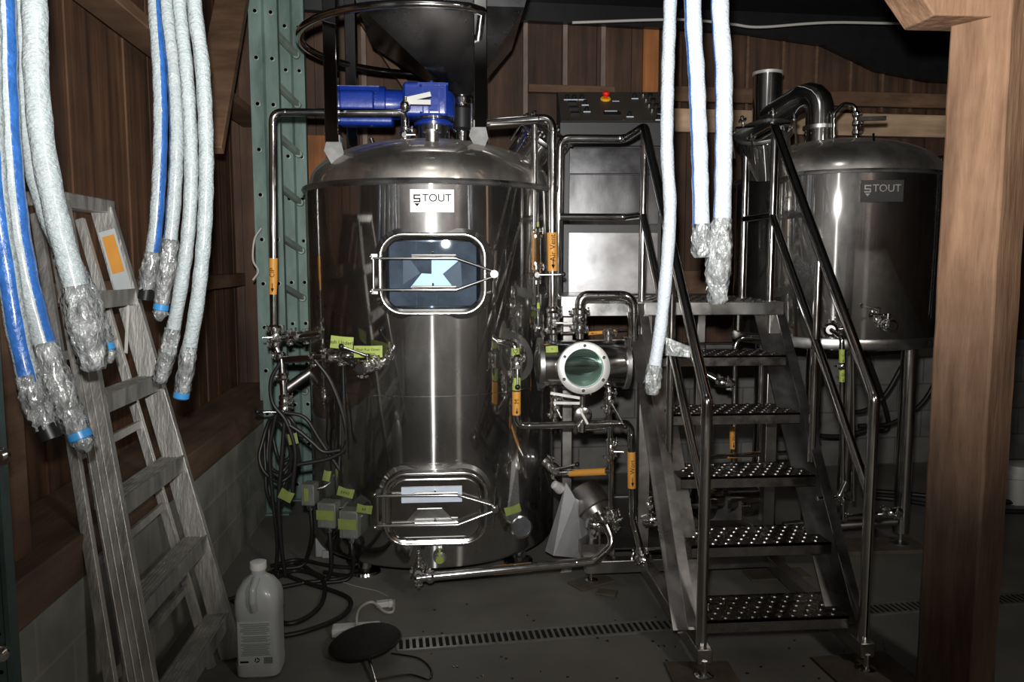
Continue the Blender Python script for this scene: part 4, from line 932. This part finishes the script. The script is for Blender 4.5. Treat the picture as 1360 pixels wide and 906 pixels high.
# ------------------------------------------------------------------ green rack and left strut
rk = thing('rack_upright', 'green painted slotted rack upright with slanted lacing in the left corner', 'rack', (P(357,640,4.70).x, 4.70, 0))
def rack_post(xa, xb, Y, ztop, name='column'):
    x0, x1 = P(xa, 348, Y).x, P(xb, 348, Y).x; wv = x1-x0; b = MB(); xm = x0+wv*.46
    b.prism([(0,0),(wv*.46,0),(wv*.54,.02),(wv,.02),(wv,.07),(wv*.95,.07),(wv*.95,.03),(wv*.5,.03),(wv*.42,.01),(.008,.01),(.008,.06),(0,.06)], (x0,Y,0.0), (1,0,0), (0,1,0), (0,0,ztop), 0)
    z = .10
    while z < ztop-.05:
        for fx in (.24, .78):
            yy = Y-.0006 if fx < .5 else Y+.0194
            b.lathe([(.016,0),(.013,.001),(.011,.001)], (x0+wv*fx, yy, z), (0,-1,0), 12, mi=1); b.lathe([(.001,.0012),(.0105,.0012)], (x0+wv*fx, yy, z), (0,-1,0), 12, mi=2)
        z += .255
    return b.build(name, [M['green'], M['green_l'], M['void']], rk)
rack_post(340, 376, 4.70, ZC-.02); rack_post(379, 410, 4.98, ZC-.02)
for k in range(9):
    zz = .45+k*.29; a_ = V((P(371,348,4.75).x, 4.75, zz+.05)); b_ = V((P(401,348,4.96).x, 4.96, zz-.04))
    b = MB(); b.bar(a_, b_, .035, .03); b.cyl(b_-V((.0,.02,0)), b_+V((0,.005,0)), .022); b.build('lacing_bar', M['green_l'], rk, bev=.003)
b = MB(); b.box((P(357,348,4.70).x, 4.74, .004), (.16,.14,.008)); b.build('base_plate', M['green'], rk)
b = MB(); b.box((P(397,348,4.98).x, 5.02, .004), (.16,.14,.008)); b.build('base_plate', M['green'], rk)
ls = thing('steel_strut', 'teal grey punched steel strut standing at the left edge', 'strut', PX(8,906,-.98))
b = MB(); Yl = 1.75; x0 = P(-40,600,Yl).x; x1 = P(-6,600,Yl).x
zt0 = 1.50
b.prism([(0,0),(x1-x0,0),(x1-x0,.006),(x1-x0-.006,.02),(.0,.02)], (x0,Yl,0), (1,0,0), (0,1,0), (0,0,zt0), 0)
b.box((x1+.003, Yl+.012, zt0/2), (.010,.035,zt0), mi=0)
z = .05; k = 0
while z < zt0:
    b.lathe([(.001,.001),(.005,.001)], (x1-.018-(.0 if k%2 else .010), Yl, z), (0,-1,0), 8, mi=1); z += .028 if k % 4 else .06; k += 1
b.build('channel', [M['galv'], M['void']], ls)
for py in (868, 606):
    q = P(2, py, Yl-.004); b = MB(); b.lathe([(.020,0),(.018,.004),(.011,.004),(.011,.012),(.001,.014)], q, (0,-1,0), 16); b.cyl(q-V((.02,.02,.0)), q-V((.02,.026,0)), .014); b.build('bolt', M['chrome'], ls)

# ------------------------------------------------------------------ stepladder
ld = thing('step_ladder', 'folded weathered aluminium stepladder leaning on the left wall', 'ladder', (-.9, 2.75, 0))
def fx(z): return -.835-.29*z
def yl(z): return 2.20+.37*z
def yr(z): return 2.95+.14*z
zt_ = 1.70
b = MB(); b.bar((fx(0), yr(0), 0), (fx(zt_), yr(zt_), zt_), .082, .030, (0,1,0)); b.build('front_rail', M['alu'], ld, bev=.003)
b = MB(); a_, c_ = V((fx(0), yl(0), 0)), V((fx(zt_), yl(zt_), zt_)); b.bar(a_, c_, .082, .030, (0,1,0))
for k in (-1.5,-.5,.5,1.5): b.bar(a_+V((k*.022,-.016,0)), c_+V((k*.022,-.016,0)), .006, .004, (0,1,0))
b.build('front_rail', M['alu'], ld, bev=.003)
for z in (.15, .44, .74, 1.045, 1.37):
    b = MB(); y0 = yl(z)+.01; cx_ = fx(z)
    b.box((cx_-.01, (y0+yr(z))/2, z+.02), (.085, yr(z)-y0, .004)); b.box((cx_+.033, (y0+yr(z))/2, z), (.004, yr(z)-y0, .060)); b.box((cx_-.053, (y0+yr(z))/2, z+.008), (.004, yr(z)-y0, .024))
    for k in range(7): b.box((cx_-.045+k*.013, (y0+yr(z))/2, z+.0235), (.003, yr(z)-y0, .003))
    b.build('step', M['alu'], ld)
b = MB(); b.box((fx(zt_)-.03, (yl(zt_)+yr(zt_))/2, zt_+.012), (.13, yr(zt_)-yl(zt_)+.06, .05)); b.build('top_cap', M['alu'], ld, bev=.004)
def rx(z): return fx(z)-.058
b = MB(); b.bar((rx(0), 2.88, 0.0), (rx(1.66), 3.10, 1.66), .032, .022, (0,1,0)); b.build('rear_rail', M['alu'], ld, bev=.002)
b = MB(); b.bar((rx(0)-.004, yl(0)-.06, 0.0), (rx(1.66), yl(1.66)-.03, 1.66), .032, .022, (0,1,0)); b.build('rear_rail', M['alu'], ld, bev=.002)
for z in (.30, .60, .90, 1.2):
    b = MB(); b.bar((rx(z), yl(z)-.05, z), (rx(z), 2.88+.13*z, z), .012, .028); b.build('rear_brace', M['alu'], ld)
b = MB(); b.bar((fx(1.35)+.01, 3.10, 1.34), (rx(1.1), 3.05, 1.16), .004, .02, (0,1,0)); b.build('spreader_bar', M['alu_l'], ld)
b = MB(); n0 = V((.275,0,1)).normalized(); b.bar(V((fx(1.62),yr(1.62)-.018,1.62)), V((fx(1.34),yr(1.34)-.018,1.34)), .062, .002, (0,1,0), mi=0)
b.bar(V((fx(1.60),yr(1.60)-.020,1.60)), V((fx(1.46),yr(1.46)-.020,1.46)), .046, .002, (0,1,0), mi=1); b.build('rail_sticker', [M['paper'], M['orange']], ld)
b = MB(); q = V((-1.30, 2.62, 1.10)); b.box(q+V((0,0,.10)), (.02,.16,.30)); tag(b.build('cardboard_sheet', M['card'], bev=.003), 'brown cardboard sheet tucked behind the top of the stepladder', 'cardboard')

# ------------------------------------------------------------------ wrapped hoses
def hose(label, px, Y, w_px, blue=None, m='hose', wrap=None, end='ring', group=None, wr=1.35):
    pts = [P(x, y, Y) for x, y in px]; pts.insert(0, V((pts[0].x, pts[0].y, ZC))); path = smooth_path(pts, 9); r = w_px/2*Y/F_PX*1.0
    root = thing('wrapped_hose', label, 'hose', path[-1], group)
    rs = random.Random(int(px[0][0]*7+px[-1][1])); jit = [rs.uniform(-1,1) for _ in range(9999)]
    nn_ = 28
    # resample finely
    fine = []
    for i in range(len(path)-1):
        k = max(1, int((path[i+1]-path[i]).length/.012))
        for j in range(k): fine.append(path[i].lerp(path[i+1], j/k))
    fine.append(path[-1])
    kw = len(fine)
    if wrap: kw = int(len(fine)*(1-wrap*.62))
    ph = rs.uniform(0, 6)
    b = MB(); b.tube(fine[:kw+2], r, nn_, radf=lambda t, a, i, j: 1+.035*math.sin(i*.9+ph)+.02*jit[(i*31+j*7) % 9999],
           bluedir=blue)
    b.build('hose_tube', [M[m], M['hose_b']], root)
    if wrap:
        seg = fine[kw-2:]; nseg = len(seg)
        b = MB(); b.tube(seg, r, 24, radf=lambda t, a, i, j: (1.10+(wr-1)*math.sin(min(1,t*1.15)*PI)*.8+.26*jit[(i*17+j*5) % 9999]*math.sin(a*12+i*1.3)+.10*jit[(i*3+j*11) % 9999])*(1 if t < .96 else .8))
        b.build('plastic_wrap', M['wrap'], root, ang=180)
    e = fine[-1]; d = (fine[-1]-fine[-3]).normalized()
    b = MB()
    if end == 'ring': b.lathe([(r*.9,-.012),(r*1.10,-.010),(r*1.12,.008),(r*.95,.012),(.001,.013)], e, d, 24); b.build('end_cap', M['ringb'], root)
    if end == 'ring' and wrap and wrap > .1:
        b = MB(); b.tube([e+d*.010, e+d*.022, e+d*.036, e+d*.048], r, 18, radf=lambda t, a, i, j: (.95, 1.02, .7, .35)[i]*(1+.25*jit[(i*17+j*5) % 9999])); b.build('plastic_tip', M['wrap'], root, ang=180)
    elif end == 'black': b.lathe([(r*.9,-.02),(r*1.1,-.015),(r*1.1,.02),(r*.8,.022),(.001,.012)], e, d, 24); b.build('end_cap', M['blackp'], root)
    return root
GA = 'plastic-wrapped hoses hanging over the ladder'
hose('leftmost white and blue wrapped hose ending above the dark block wall', [(-18,-30),(-14,100),(-6,250),(8,350),(25,450),(46,530),(64,572)], 1.95, 26, (.35,.75), wrap=.12, end='black', wr=1.25)
hose('long wrapped hose with blue stripe ending lowest, over the ladder rail', [(2,-30),(7,100),(13,200),(22,290),(36,370),(54,440),(76,510),(106,578)], 2.08, 27, (1.25,.55), wrap=.16, wr=1.35)
hose('plain wrapped hose in front of the ladder top with a ragged bulging end', [(44,-30),(48,100),(58,200),(76,290),(96,365),(112,430),(127,492)], 2.18, 29, None, wrap=.17, end=None, wr=1.5)
hose('shorter wrapped hose tucked behind the ragged-ended one at the ladder top', [(26,-30),(30,100),(41,200),(62,280),(92,350),(120,410),(138,462)], 2.34, 24, None, wrap=.22, wr=1.3)
hose('wrapped hose with blue right side and dark end, left of the middle bunch', [(204,-30),(212,100),(213,190),(208,290),(201,345),(194,390)], 2.86, 17, (1.1,.6), wrap=.12, end='black', wr=1.2)
hose('wrapped hose with blue left side and blue cap, second of the middle bunch', [(219,-30),(231,90),(235,180),(231,270),(224,340),(214,408)], 2.80, 17, (-1.2,.45), wrap=.13, wr=1.25)
hose('wrapped hose ending in a bare crumpled tip, third of the middle bunch', [(236,-30),(248,100),(254,220),(250,310),(238,395),(224,465),(211,508)], 2.74, 17, None, wrap=.13, end=None, wr=1.2)
hose('wrapped hose with blue cap, rightmost of the middle bunch', [(256,-30),(269,90),(274,200),(272,300),(263,395),(252,460),(241,525)], 2.70, 18, None, wrap=.08, wr=1.05)
hose('long thin white wrapped hose reaching down beside the stair handrail', [(891,-30),(887,100),(886,200),(890,275),(886,350),(878,430),(869,490),(866,524)], 2.62, 17, None, 'hose_w', wrap=.10, end=None, wr=1.3)
hose('thick white wrapped hose with blue left edge, middle one before the platform', [(920,-30),(925,100),(929,200),(931,290),(932,342)], 2.50, 22, (-1.45,.28), 'hose_w', wrap=.08, end=None, wr=1.05)
hose('thick white wrapped hose with a torn drooping end above the platform edge', [(956,-30),(961,90),(961,200),(959,290),(954,350),(953,404)], 2.50, 23, (-1.5,.25), 'hose_w', wrap=.20, end=None, wr=1.45)
b = MB(); q = P(903, 462, 2.7)
rs = random.Random(2); vs = []
for i in range(6):
    for j in range(4): vs.append(P(884+i*6.5, 448+j*8*(1-i*.08)+i*2.5, 2.62+rs.uniform(-.012,.012)))
b.add(vs, [(i*4+j, i*4+j+1, (i+1)*4+j+1, (i+1)*4+j) for i in range(5) for j in range(3)]); tag(b.build('plastic_scrap', M['wrap']), 'flap of clear plastic film caught on the left stair handrail', 'plastic film')

# ------------------------------------------------------------------ timber post at the right
pt = thing('timber_post', 'thick rough-sawn reddish timber post at the right edge', 'post', (P(1285,900,2.35).x, 2.4, 0))
Yp = 2.36; pc = V((P(1300, 500, Yp+.05).x, Yp+.08, 0)); ap = math.radians(31)
b = MB()
rings = []
for k in range(33):
    z = ZC*k/32-.0; cxp = pc.x; rn = random.Random(k)
    rings.append([V((cxp,pc.y,z))+Matrix.Rotation(ap, 3, 'Z')@V((sx*(.090+rn.uniform(-.0015,.0015)), sy*(.090+rn.uniform(-.0015,.0015)), 0)) for sx, sy in ((-1,-1),(1,-1),(1,1),(-1,1))])
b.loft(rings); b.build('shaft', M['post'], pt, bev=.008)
b = MB(); kb0 = V((P(1255,-6,Yp-.02).x, Yp+.02, 2.36)); 
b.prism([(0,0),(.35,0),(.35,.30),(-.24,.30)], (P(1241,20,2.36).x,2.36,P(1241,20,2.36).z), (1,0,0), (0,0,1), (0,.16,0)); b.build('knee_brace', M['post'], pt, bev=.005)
b = MB(); fn = Matrix.Rotation(ap, 3, 'Z')@V((0,-1,0)); fu = Matrix.Rotation(ap, 3, 'Z')@V((1,0,0))
mk = pc+fn*.0925+fu*.012; zz = P(1350, 45, Yp).z; 
b.text('GR', V((mk.x,mk.y,zz)), V((0,0,-1)), fu, .035, 0); b.build('stamp', M['timber'], pt)

# ------------------------------------------------------------------ cables, junction boxes
def cable(label, pts, r=.011, group=None, m='rubber', name='black_cable', cat='cable', n=8):
    b = MB(); b.tube(smooth_path(pts, n), r, 10); return tag(b.build(name, M[m]), label, cat, group)
hk = P(345, 547, 3.82)
b = MB(); b.tube([P(343,547,3.8), P(366,547,3.9), P(378,545,3.9)], .007, 10); b.sphere(P(342,547,3.8), .013, 12); tag(b.build('cable_hook', M['blackp']), 'short black peg holding up the cable loops', 'hook')
rs = random.Random(9)
loops = [('widest black cable loop hanging from the peg', 346, 395, 552, 640), ('narrow black cable loop inside the hanging coil', 354, 388, 556, 628), ('long drooping black cable loop of the hanging coil', 350, 384, 558, 670), ('shortest black cable loop near the peg', 362, 392, 550, 612)]
for k, (lb, xa, xb, ya, yb) in enumerate(loops):
    pts = []; cxp, rxp = (xa+xb)/2, (xb-xa)/2; cyp, ryp = (ya+yb)/2, (yb-ya)/2
    for i in range(15):
        a = -PI/2+2*PI*i/14; pts.append(P(cxp+rxp*math.cos(a)*(1+.15*math.sin(3*a+k)), cyp+ryp*math.sin(a), 3.78+.02*k+.02*math.sin(a*2)))
    cable(lb, pts, .0095)
for k, (lb, pp_) in enumerate((
    ('black cable dropping from the peg straight down to the floor tangle', [(366,552),(358,600),(362,660),(368,720),(366,765)]),
    ('second black cable dropping from the peg to the floor', [(378,556),(374,610),(370,670),(374,730),(380,770)]),
    ('black cable arching from the leaning pipe along the tank to the boxes', [(378,548),(405,555),(425,585),(455,630),(480,665),(488,700),(483,722)]),
    ('black cable looping from the tank notes down the tank face', [(418,478),(438,505),(455,550),(460,590),(440,608),(392,618)]),
    ('black cable hanging from the pipe bend to the peg', [(372,482),(360,505),(362,535),(380,560),(392,600),(388,650)]),
    ('thick black cable sagging between rack and tank', [(385,565),(400,575),(415,588),(430,600),(452,598)]))):
    cable(lb, [P(x, y, 3.75-.03*k) for x, y in pp_], .009+.001*(k % 2))
def fcable(label, pts, r=.0105, m='rubber', lift=None, n=8, name='floor_cable'):
    return cable(label, [PZ(x, y, r+(lift[i] if lift else 0)+.001*(i % 3)) for i, (x, y) in enumerate(pts)], r, m=m, n=n, name=name)
fcable('black floor cable curling in a long loop right of the jug', [(366,768),(395,758),(428,770),(428,800),(405,822),(378,828),(368,815)])
fcable('black floor cable running from the tangle out to a wide bend and back', [(372,760),(400,772),(450,788),(466,800),(455,818),(420,834),(372,845),(300,844),(282,838)])
fcable('black floor cable sweeping left behind the jug', [(400,775),(350,785),(310,795),(285,805),(275,820)])
fcable('black cable heap strand crossing to the tank foot', [(360,752),(395,744),(440,752),(478,756),(462,765),(430,760)], .010)
fcable('black cable strand looping behind the jug neck', [(352,764),(390,748),(420,762),(440,770),(472,760),(462,745)], .010)
fcable('thin black lead running along the floor beside the left wall', [(350,770),(330,780),(318,800),(306,797)], .008)
jb = [((412,655),3.78,.06,.105,'leftmost grey junction box with a faded lime sticker'),((437,682),3.66,.085,.12,'middle grey junction box with lime tape on its front'),((466,694),3.6,.085,.13,'lowest grey junction box with lime tape nearest the tank front')]
for k, ((px, py), Y, sx, sy, lb) in enumerate(jb):
    q = P(px, py, Y); t = thing('junction_box', lb, 'junction box', q-V((0,0,sy/2)))
    b = MB(); b.box(q, (sx,.075,sy), rz=-.25); b.box(q+V((0,-.038,0)), (sx*.92,.008,sy*.94), rz=-.25); b.build('enclosure', M['boxg'], t, bev=.005)
    b = MB(); b.box(q+V((-.011,-.0435,.005)), (sx*(1.02 if k else .4),.002,sy*(.38 if k else .6)), rz=-.25); b.build('tape_strip', M['lime_d'], t)
    b = MB(); b.lathe([(.016,0),(.018,-.012),(.013,-.03)], q-V((0,0,sy/2)), n=14); b.build('cable_gland', M['chrome'], t)
    b = MB(); b.cyl(q+V((sx/2,.0,.02)), q+V((sx/2+.05,.03,.025)), .009); b.sphere(q+V((sx/2+.05,.01,.025)), .014, 10); b.build('side_probe', M['chrome'], t)
    g = PZ(px-(6 if k else 12), 770 if k else 752, .012)
    cable(['cable dropping from the leftmost junction box','cable dropping from the middle junction box','cable dropping from the lowest junction box'][k], [q-V((0,0,sy/2+.02)), V((q.x+.005,q.y-.01,q.z*.5)), V((g.x+.03,g.y,.06)), g, g+V((-.10,-.03,0))], .010)
for px, py, Y, tx, sx, sy, tl, lb in ((389,583,3.66,'M',.045,.05,.2,'lime tag clipped on the hanging cable loops'),(380,658,3.7,'',.065,.05,-.5,'crumpled lime tape wrapped on the drooping cables'),
                      (459,654,3.58,'EXV2',.075,.042,-.25,'lime note above the middle junction box'),(484,676,3.54,'EX',.070,.038,-.15,'lime note curling beside the lowest junction box'),
                      (434,632,3.71,'',.035,.05,-.2,'small grey-green note on the tank above the boxes')):
    b = MB(); q = P(px, py, Y); u = V((1,-.1,tl)).normalized(); w = V((0,0,1)) - u*u.z; note(b, q, u, w, sx, sy, tx or None)
    tag(b.build('paper_note', [M['lime_d'], M['ink']]), lb, 'note')
b = MB(); q = P(681, 677, 3.5); u = V((1,.2,.25)).normalized(); w = V((0,0,1))-u*u.z; note(b, q, u, w, .075, .038); tag(b.build('paper_note', [M['lime_d'], M['ink']]), 'lime note beside the lower manway latch', 'note')
# pale cable at the rack
cable('pale thin cable looping behind the green rack', [P(347,303,4.62), P(338,318,4.62), P(336,345,4.62), P(343,360,4.62), P(336,372,4.62)], .006, m='cable_w')
cable('pale cable drooping under the dark loft at the back', [P(760,30,5.2), P(900,26,5.2), P(970,32,5.2), P(1010,36,5.2), P(1100,30,5.2), P(1275,26,5.2), P(1300,10,5.2)+V((0,0,.2))], .009, m='cable_w')
# hoses behind the kettle
for k, (lb, pp_) in enumerate((('black hose drooping in an arc behind the kettle leg', [(1125,548),(1150,545),(1175,525),(1196,490),(1210,460)]),
    ('outer black hose hanging from the kettle bottom to the right', [(1140,566),(1185,562),(1225,535),(1250,490),(1262,450)]),
    ('black hose running low along the back wall under the kettle', [(1060,575),(1110,580),(1150,572),(1180,562)]))):
    cable(lb, [P(x, y, 4.98+.05*k) for x, y in pp_]+[V((T2.x+.30+.05*k, 4.75, 1.0)), V((T2.x+.2, 4.55, 1.04))], .016, name='black_hose', cat='hose')
fcable('upper black hose lying on the floor toward the right post', [(1150,652),(1195,655),(1245,660),(1300,665),(1380,668)], .016, name='black_hose')
fcable('lower black hose lying on the floor toward the right post', [(1150,660),(1195,664),(1245,672),(1300,678),(1380,680)], .016, name='black_hose')

# ------------------------------------------------------------------ floor items
# drain channel
g0, g1 = PZ(528, 858, 0), PZ(1400, 792, 0); dv = (g1-g0); Lg = dv.length; dv.normalize(); sv = V((-dv.y, dv.x, 0)); gw = .052
dg = thing('floor_drain', 'long slotted steel drain channel set across the concrete floor', 'drain', g0)
b = MB()
for s_ in (-1, 1): b.bar(g0+sv*(gw*s_*.9)+V((0,0,.003)), g1+sv*(gw*s_*.9)+V((0,0,.003)), .012, .006)
k = 0
while k*.026 < Lg: q = g0+dv*(k*.026)+V((0,0,.003)); b.bar(q-sv*gw*.85, q+sv*gw*.85, .011, .005); k += 1
b.build('grate', M['grate'], dg)
b = MB(); b.bar(g0+V((0,0,.0012)), g1+V((0,0,.0012)), gw*1.8, .001); b.build('channel_bed', M['void'], dg)
# jug
jq = PZ(341, 903, 0); jg = thing('plastic_jug', 'translucent white handled jug with a printed label on the concrete floor', 'jug', jq)
def sup(cx_, cy_, z, rx_, ry_, e=4, n_=40):
    out = []
    for i in range(n_):
        a = 2*PI*i/n_; c_, s_ = math.cos(a), math.sin(a)
        out.append(V((cx_+rx_*math.copysign(abs(c_)**(2/e), c_), cy_+ry_*math.copysign(abs(s_)**(2/e), s_), z)))
    return out
jy = jq.y+.075; H = .405
b = MB(); b.loft([sup(jq.x,jy,z,rx_,ry_,e) for z, rx_, ry_, e in ((0,.068,.062,4),(.008,.077,.070,5),(.045,.079,.072,5),(.05,.077,.070,5),(.225,.077,.070,5),(.235,.079,.072,5),(.285,.079,.072,4.5),(.315,.073,.066,3.5),(.345,.055,.050,2.8),(.362,.034,.032,2.2),(.368,.026,.026,2),(.388,.026,.026,2))]); b.build('bottle_body', M['jug'], jg)
b = MB(); b.tube([(jq.x,jy-.035,.362),(jq.x,jy-.088,.345),(jq.x,jy-.096,.30),(jq.x,jy-.078,.262)], .0135, 14, .02); b.build('grip_handle', M['jug'], jg)
b = MB(); b.lathe([(.029,0),(.030,.004),(.029,.026),(.024,.028),(.001,.028)], (jq.x,jy,.386), n=28); b.build('cap', M['white'], jg)
b = MB(); yy = jy-.0712; b.box((jq.x,yy,.135), (.126,.0008,.165), mi=0)
rs = random.Random(4)
for k in range(26):
    z = .208-k*.0047; 
    if k in (9,15): continue
    b.box((jq.x+rs.uniform(-.004,0), yy-.0007, z), (.108-rs.uniform(0,.03), .0004, .0018), mi=1)
for k in range(14): b.box((jq.x+.028+k*.0022, yy-.0007, .070), (.0009+.0006*(k%3==0), .0004, .024), mi=2)
b.box((jq.x-.042, yy-.0007, .066), (.030,.0004,.007), mi=2)
for i in range(3):
    a = 2*PI*i/3; b.bar((jq.x+.003+.009*math.cos(a),yy-.0009,.072+.009*math.sin(a)), (jq.x+.003+.009*math.cos(a+1.6),yy-.0009,.072+.009*math.sin(a+1.6)), .004, .0006, (0,1,0), mi=2)
b.build('paper_label', [M['paper'], M['grey'], M['ink']], jg)
# black oval lamp head
oq = PZ(482, 884, 0); ol = thing('round_case', 'black oval mesh-covered case with a silver stem lying on the floor', 'case', oq)
b = MB(); cq = V((oq.x, oq.y+.085, .050)); rings = []
for i in range(13):
    a = -PI/2+PI*i/12; rr_ = max(.002, math.cos(a)); rings.append([cq+V((math.copysign(abs(.136*rr_*math.cos(t*2*PI/36)),math.cos(t*2*PI/36)), .125*rr_*math.sin(t*2*PI/36), .046*math.sin(a)+.018*rr_*math.cos(t*2*PI/36)))for t in range(36)])
b.loft(rings); b.build('case_shell', M['mesh'], ol)
b = MB(); b.tube([cq+V((  .1365*math.cos(t*PI/20), .1255*math.sin(t*PI/20), .018*math.cos(t*PI/20))) for t in range(40)], .004, 8, closed=True); b.build('rim_seam', M['rubber'], ol)
b = MB(); b.cyl(cq+V((.02,-.085,-.01)), PZ(500, 912, .012), .0065, n=10); b.build('stem', M['chrome'], ol)
fcable('thin black lead curling right of the oval case', [(520,868),(555,874),(572,888),(570,902),(545,896),(515,900),(495,905)], .0035, name='thin_lead')
# power strip
sq0 = PZ(441, 838, .02); sq1 = PZ(505, 834, .02); ps = thing('power_strip', 'white plastic power strip behind the oval case', 'power strip', sq0)
b = MB(); dvx = (sq1-sq0).normalized(); b.bar(sq0, sq1, .060, .036); b.build('housing', M['white'], ps, bev=.006)
for k in range(6): b = MB(); b.box(sq0+dvx*(.025+k*.030)+V((0,0,.0185)), (.018,.030,.003), mi=0); b.build('socket', M['white'], ps)
cable('white cord looping from the power strip to a plug on the floor', [PZ(474,836,.045), PZ(474,818,.06), PZ(480,806,.03), PZ(495,800,.02), PZ(510,812,.01), PZ(522,812,.01), PZ(523,798,.01)], .006, m='cable_w', name='white_cord')
b = MB(); q = PZ(508, 802, .012); b.box(q, (.055,.035,.024), rz=.2); b.box(q+V((.035,.0,.0)), (.02,.028,.03), rz=.2); tag(b.build('plug', M['white'], bev=.004), 'white plug adaptor on the floor near the power strip', 'plug')
cable('thin pale wire on the floor running to the plug', [PZ(440,768,.004), PZ(470,778,.004), PZ(500,785,.004), PZ(515,792,.006)], .0016, m='cable_w', name='thin_wire')
b = MB(); q = PZ(428, 738, .0); b.box(q+V((0,0,.05)), (.06,.05,.10)); b.box(q+V((0,-.0,.11)), (.035,.04,.03)); b.box(q+V((.03,-.03,.02)), (.05,.03,.04)); tag(b.build('clear_adaptor', M['jug'], bev=.006), 'small pale plastic adaptor standing behind the cable tangle', 'adaptor')
b = MB(); q = PZ(1372, 672, 0); b.loft([sup(q.x,q.y+.1,z,.14*s_,.10*s_,3.5) for z, s_ in ((0,.95),(.02,1),(.16,1.02),(.165,1.06),(.19,1.06),(.20,1.0),(.24,.9),(.245,.7))]); tag(b.build('plastic_tub', M['white']), 'pale lidded plastic tub on the floor behind the right post', 'tub')
# small debris specks on concrete
rs = random.Random(21)
b = MB()
for k in range(60):
    q = PZ(rs.uniform(560,1200), rs.uniform(800,905), .0015); b.box(q, (rs.uniform(.004,.012),rs.uniform(.003,.01),.003), rz=rs.uniform(0,3))
tag(b.build('floor_grit', M['rubber']), 'scattered dark specks of grit on the concrete', 'grit', kind='stuff')

# ------------------------------------------------------------------ light
def lamp(name, kind, loc, energy, color=(1,1,1), size=.1, rot=None, aim=None, **kw):
    l = bpy.data.lights.new(name, kind); l.energy = energy; l.color = color
    if kind == 'AREA': l.size = size
    elif kind in ('SPOT', 'POINT'): l.shadow_soft_size = size
    for k_, v_ in kw.items(): setattr(l, k_, v_)
    o_ = bpy.data.objects.new(name, l); COL.objects.link(o_); o_.location = loc
    if aim is not None: o_.rotation_euler = (V(aim)-V(loc)).to_track_quat('-Z', 'Y').to_euler()
    return o_
lamp('flash', 'SPOT', (-.03,.02,1.66), 700, (1,.985,.96), .03, aim=(.45,4.4,3.2), spot_size=math.radians(108), spot_blend=1.0)
lamp('rear_fill', 'AREA', (2.6,-2.2,3.1), 85, (1,.93,.85), .5, aim=(1.2,-2,.0))  # added fill lamp, unseen behind the camera, lifts the ambient
W = bpy.data.worlds.new('w'); S.world = W; W.use_nodes = True
W.node_tree.nodes['Background'].inputs[0].default_value = (.75,.85,1,1); W.node_tree.nodes['Background'].inputs[1].default_value = .5
S.view_settings.view_transform = 'Standard'; S.view_settings.look = 'None'; S.view_settings.exposure = 0
S.cycles.max_bounces = 8; S.cycles.glossy_bounces = 5; S.cycles.transmission_bounces = 6; S.cycles.sample_clamp_indirect = 4; S.cycles.use_denoising = True
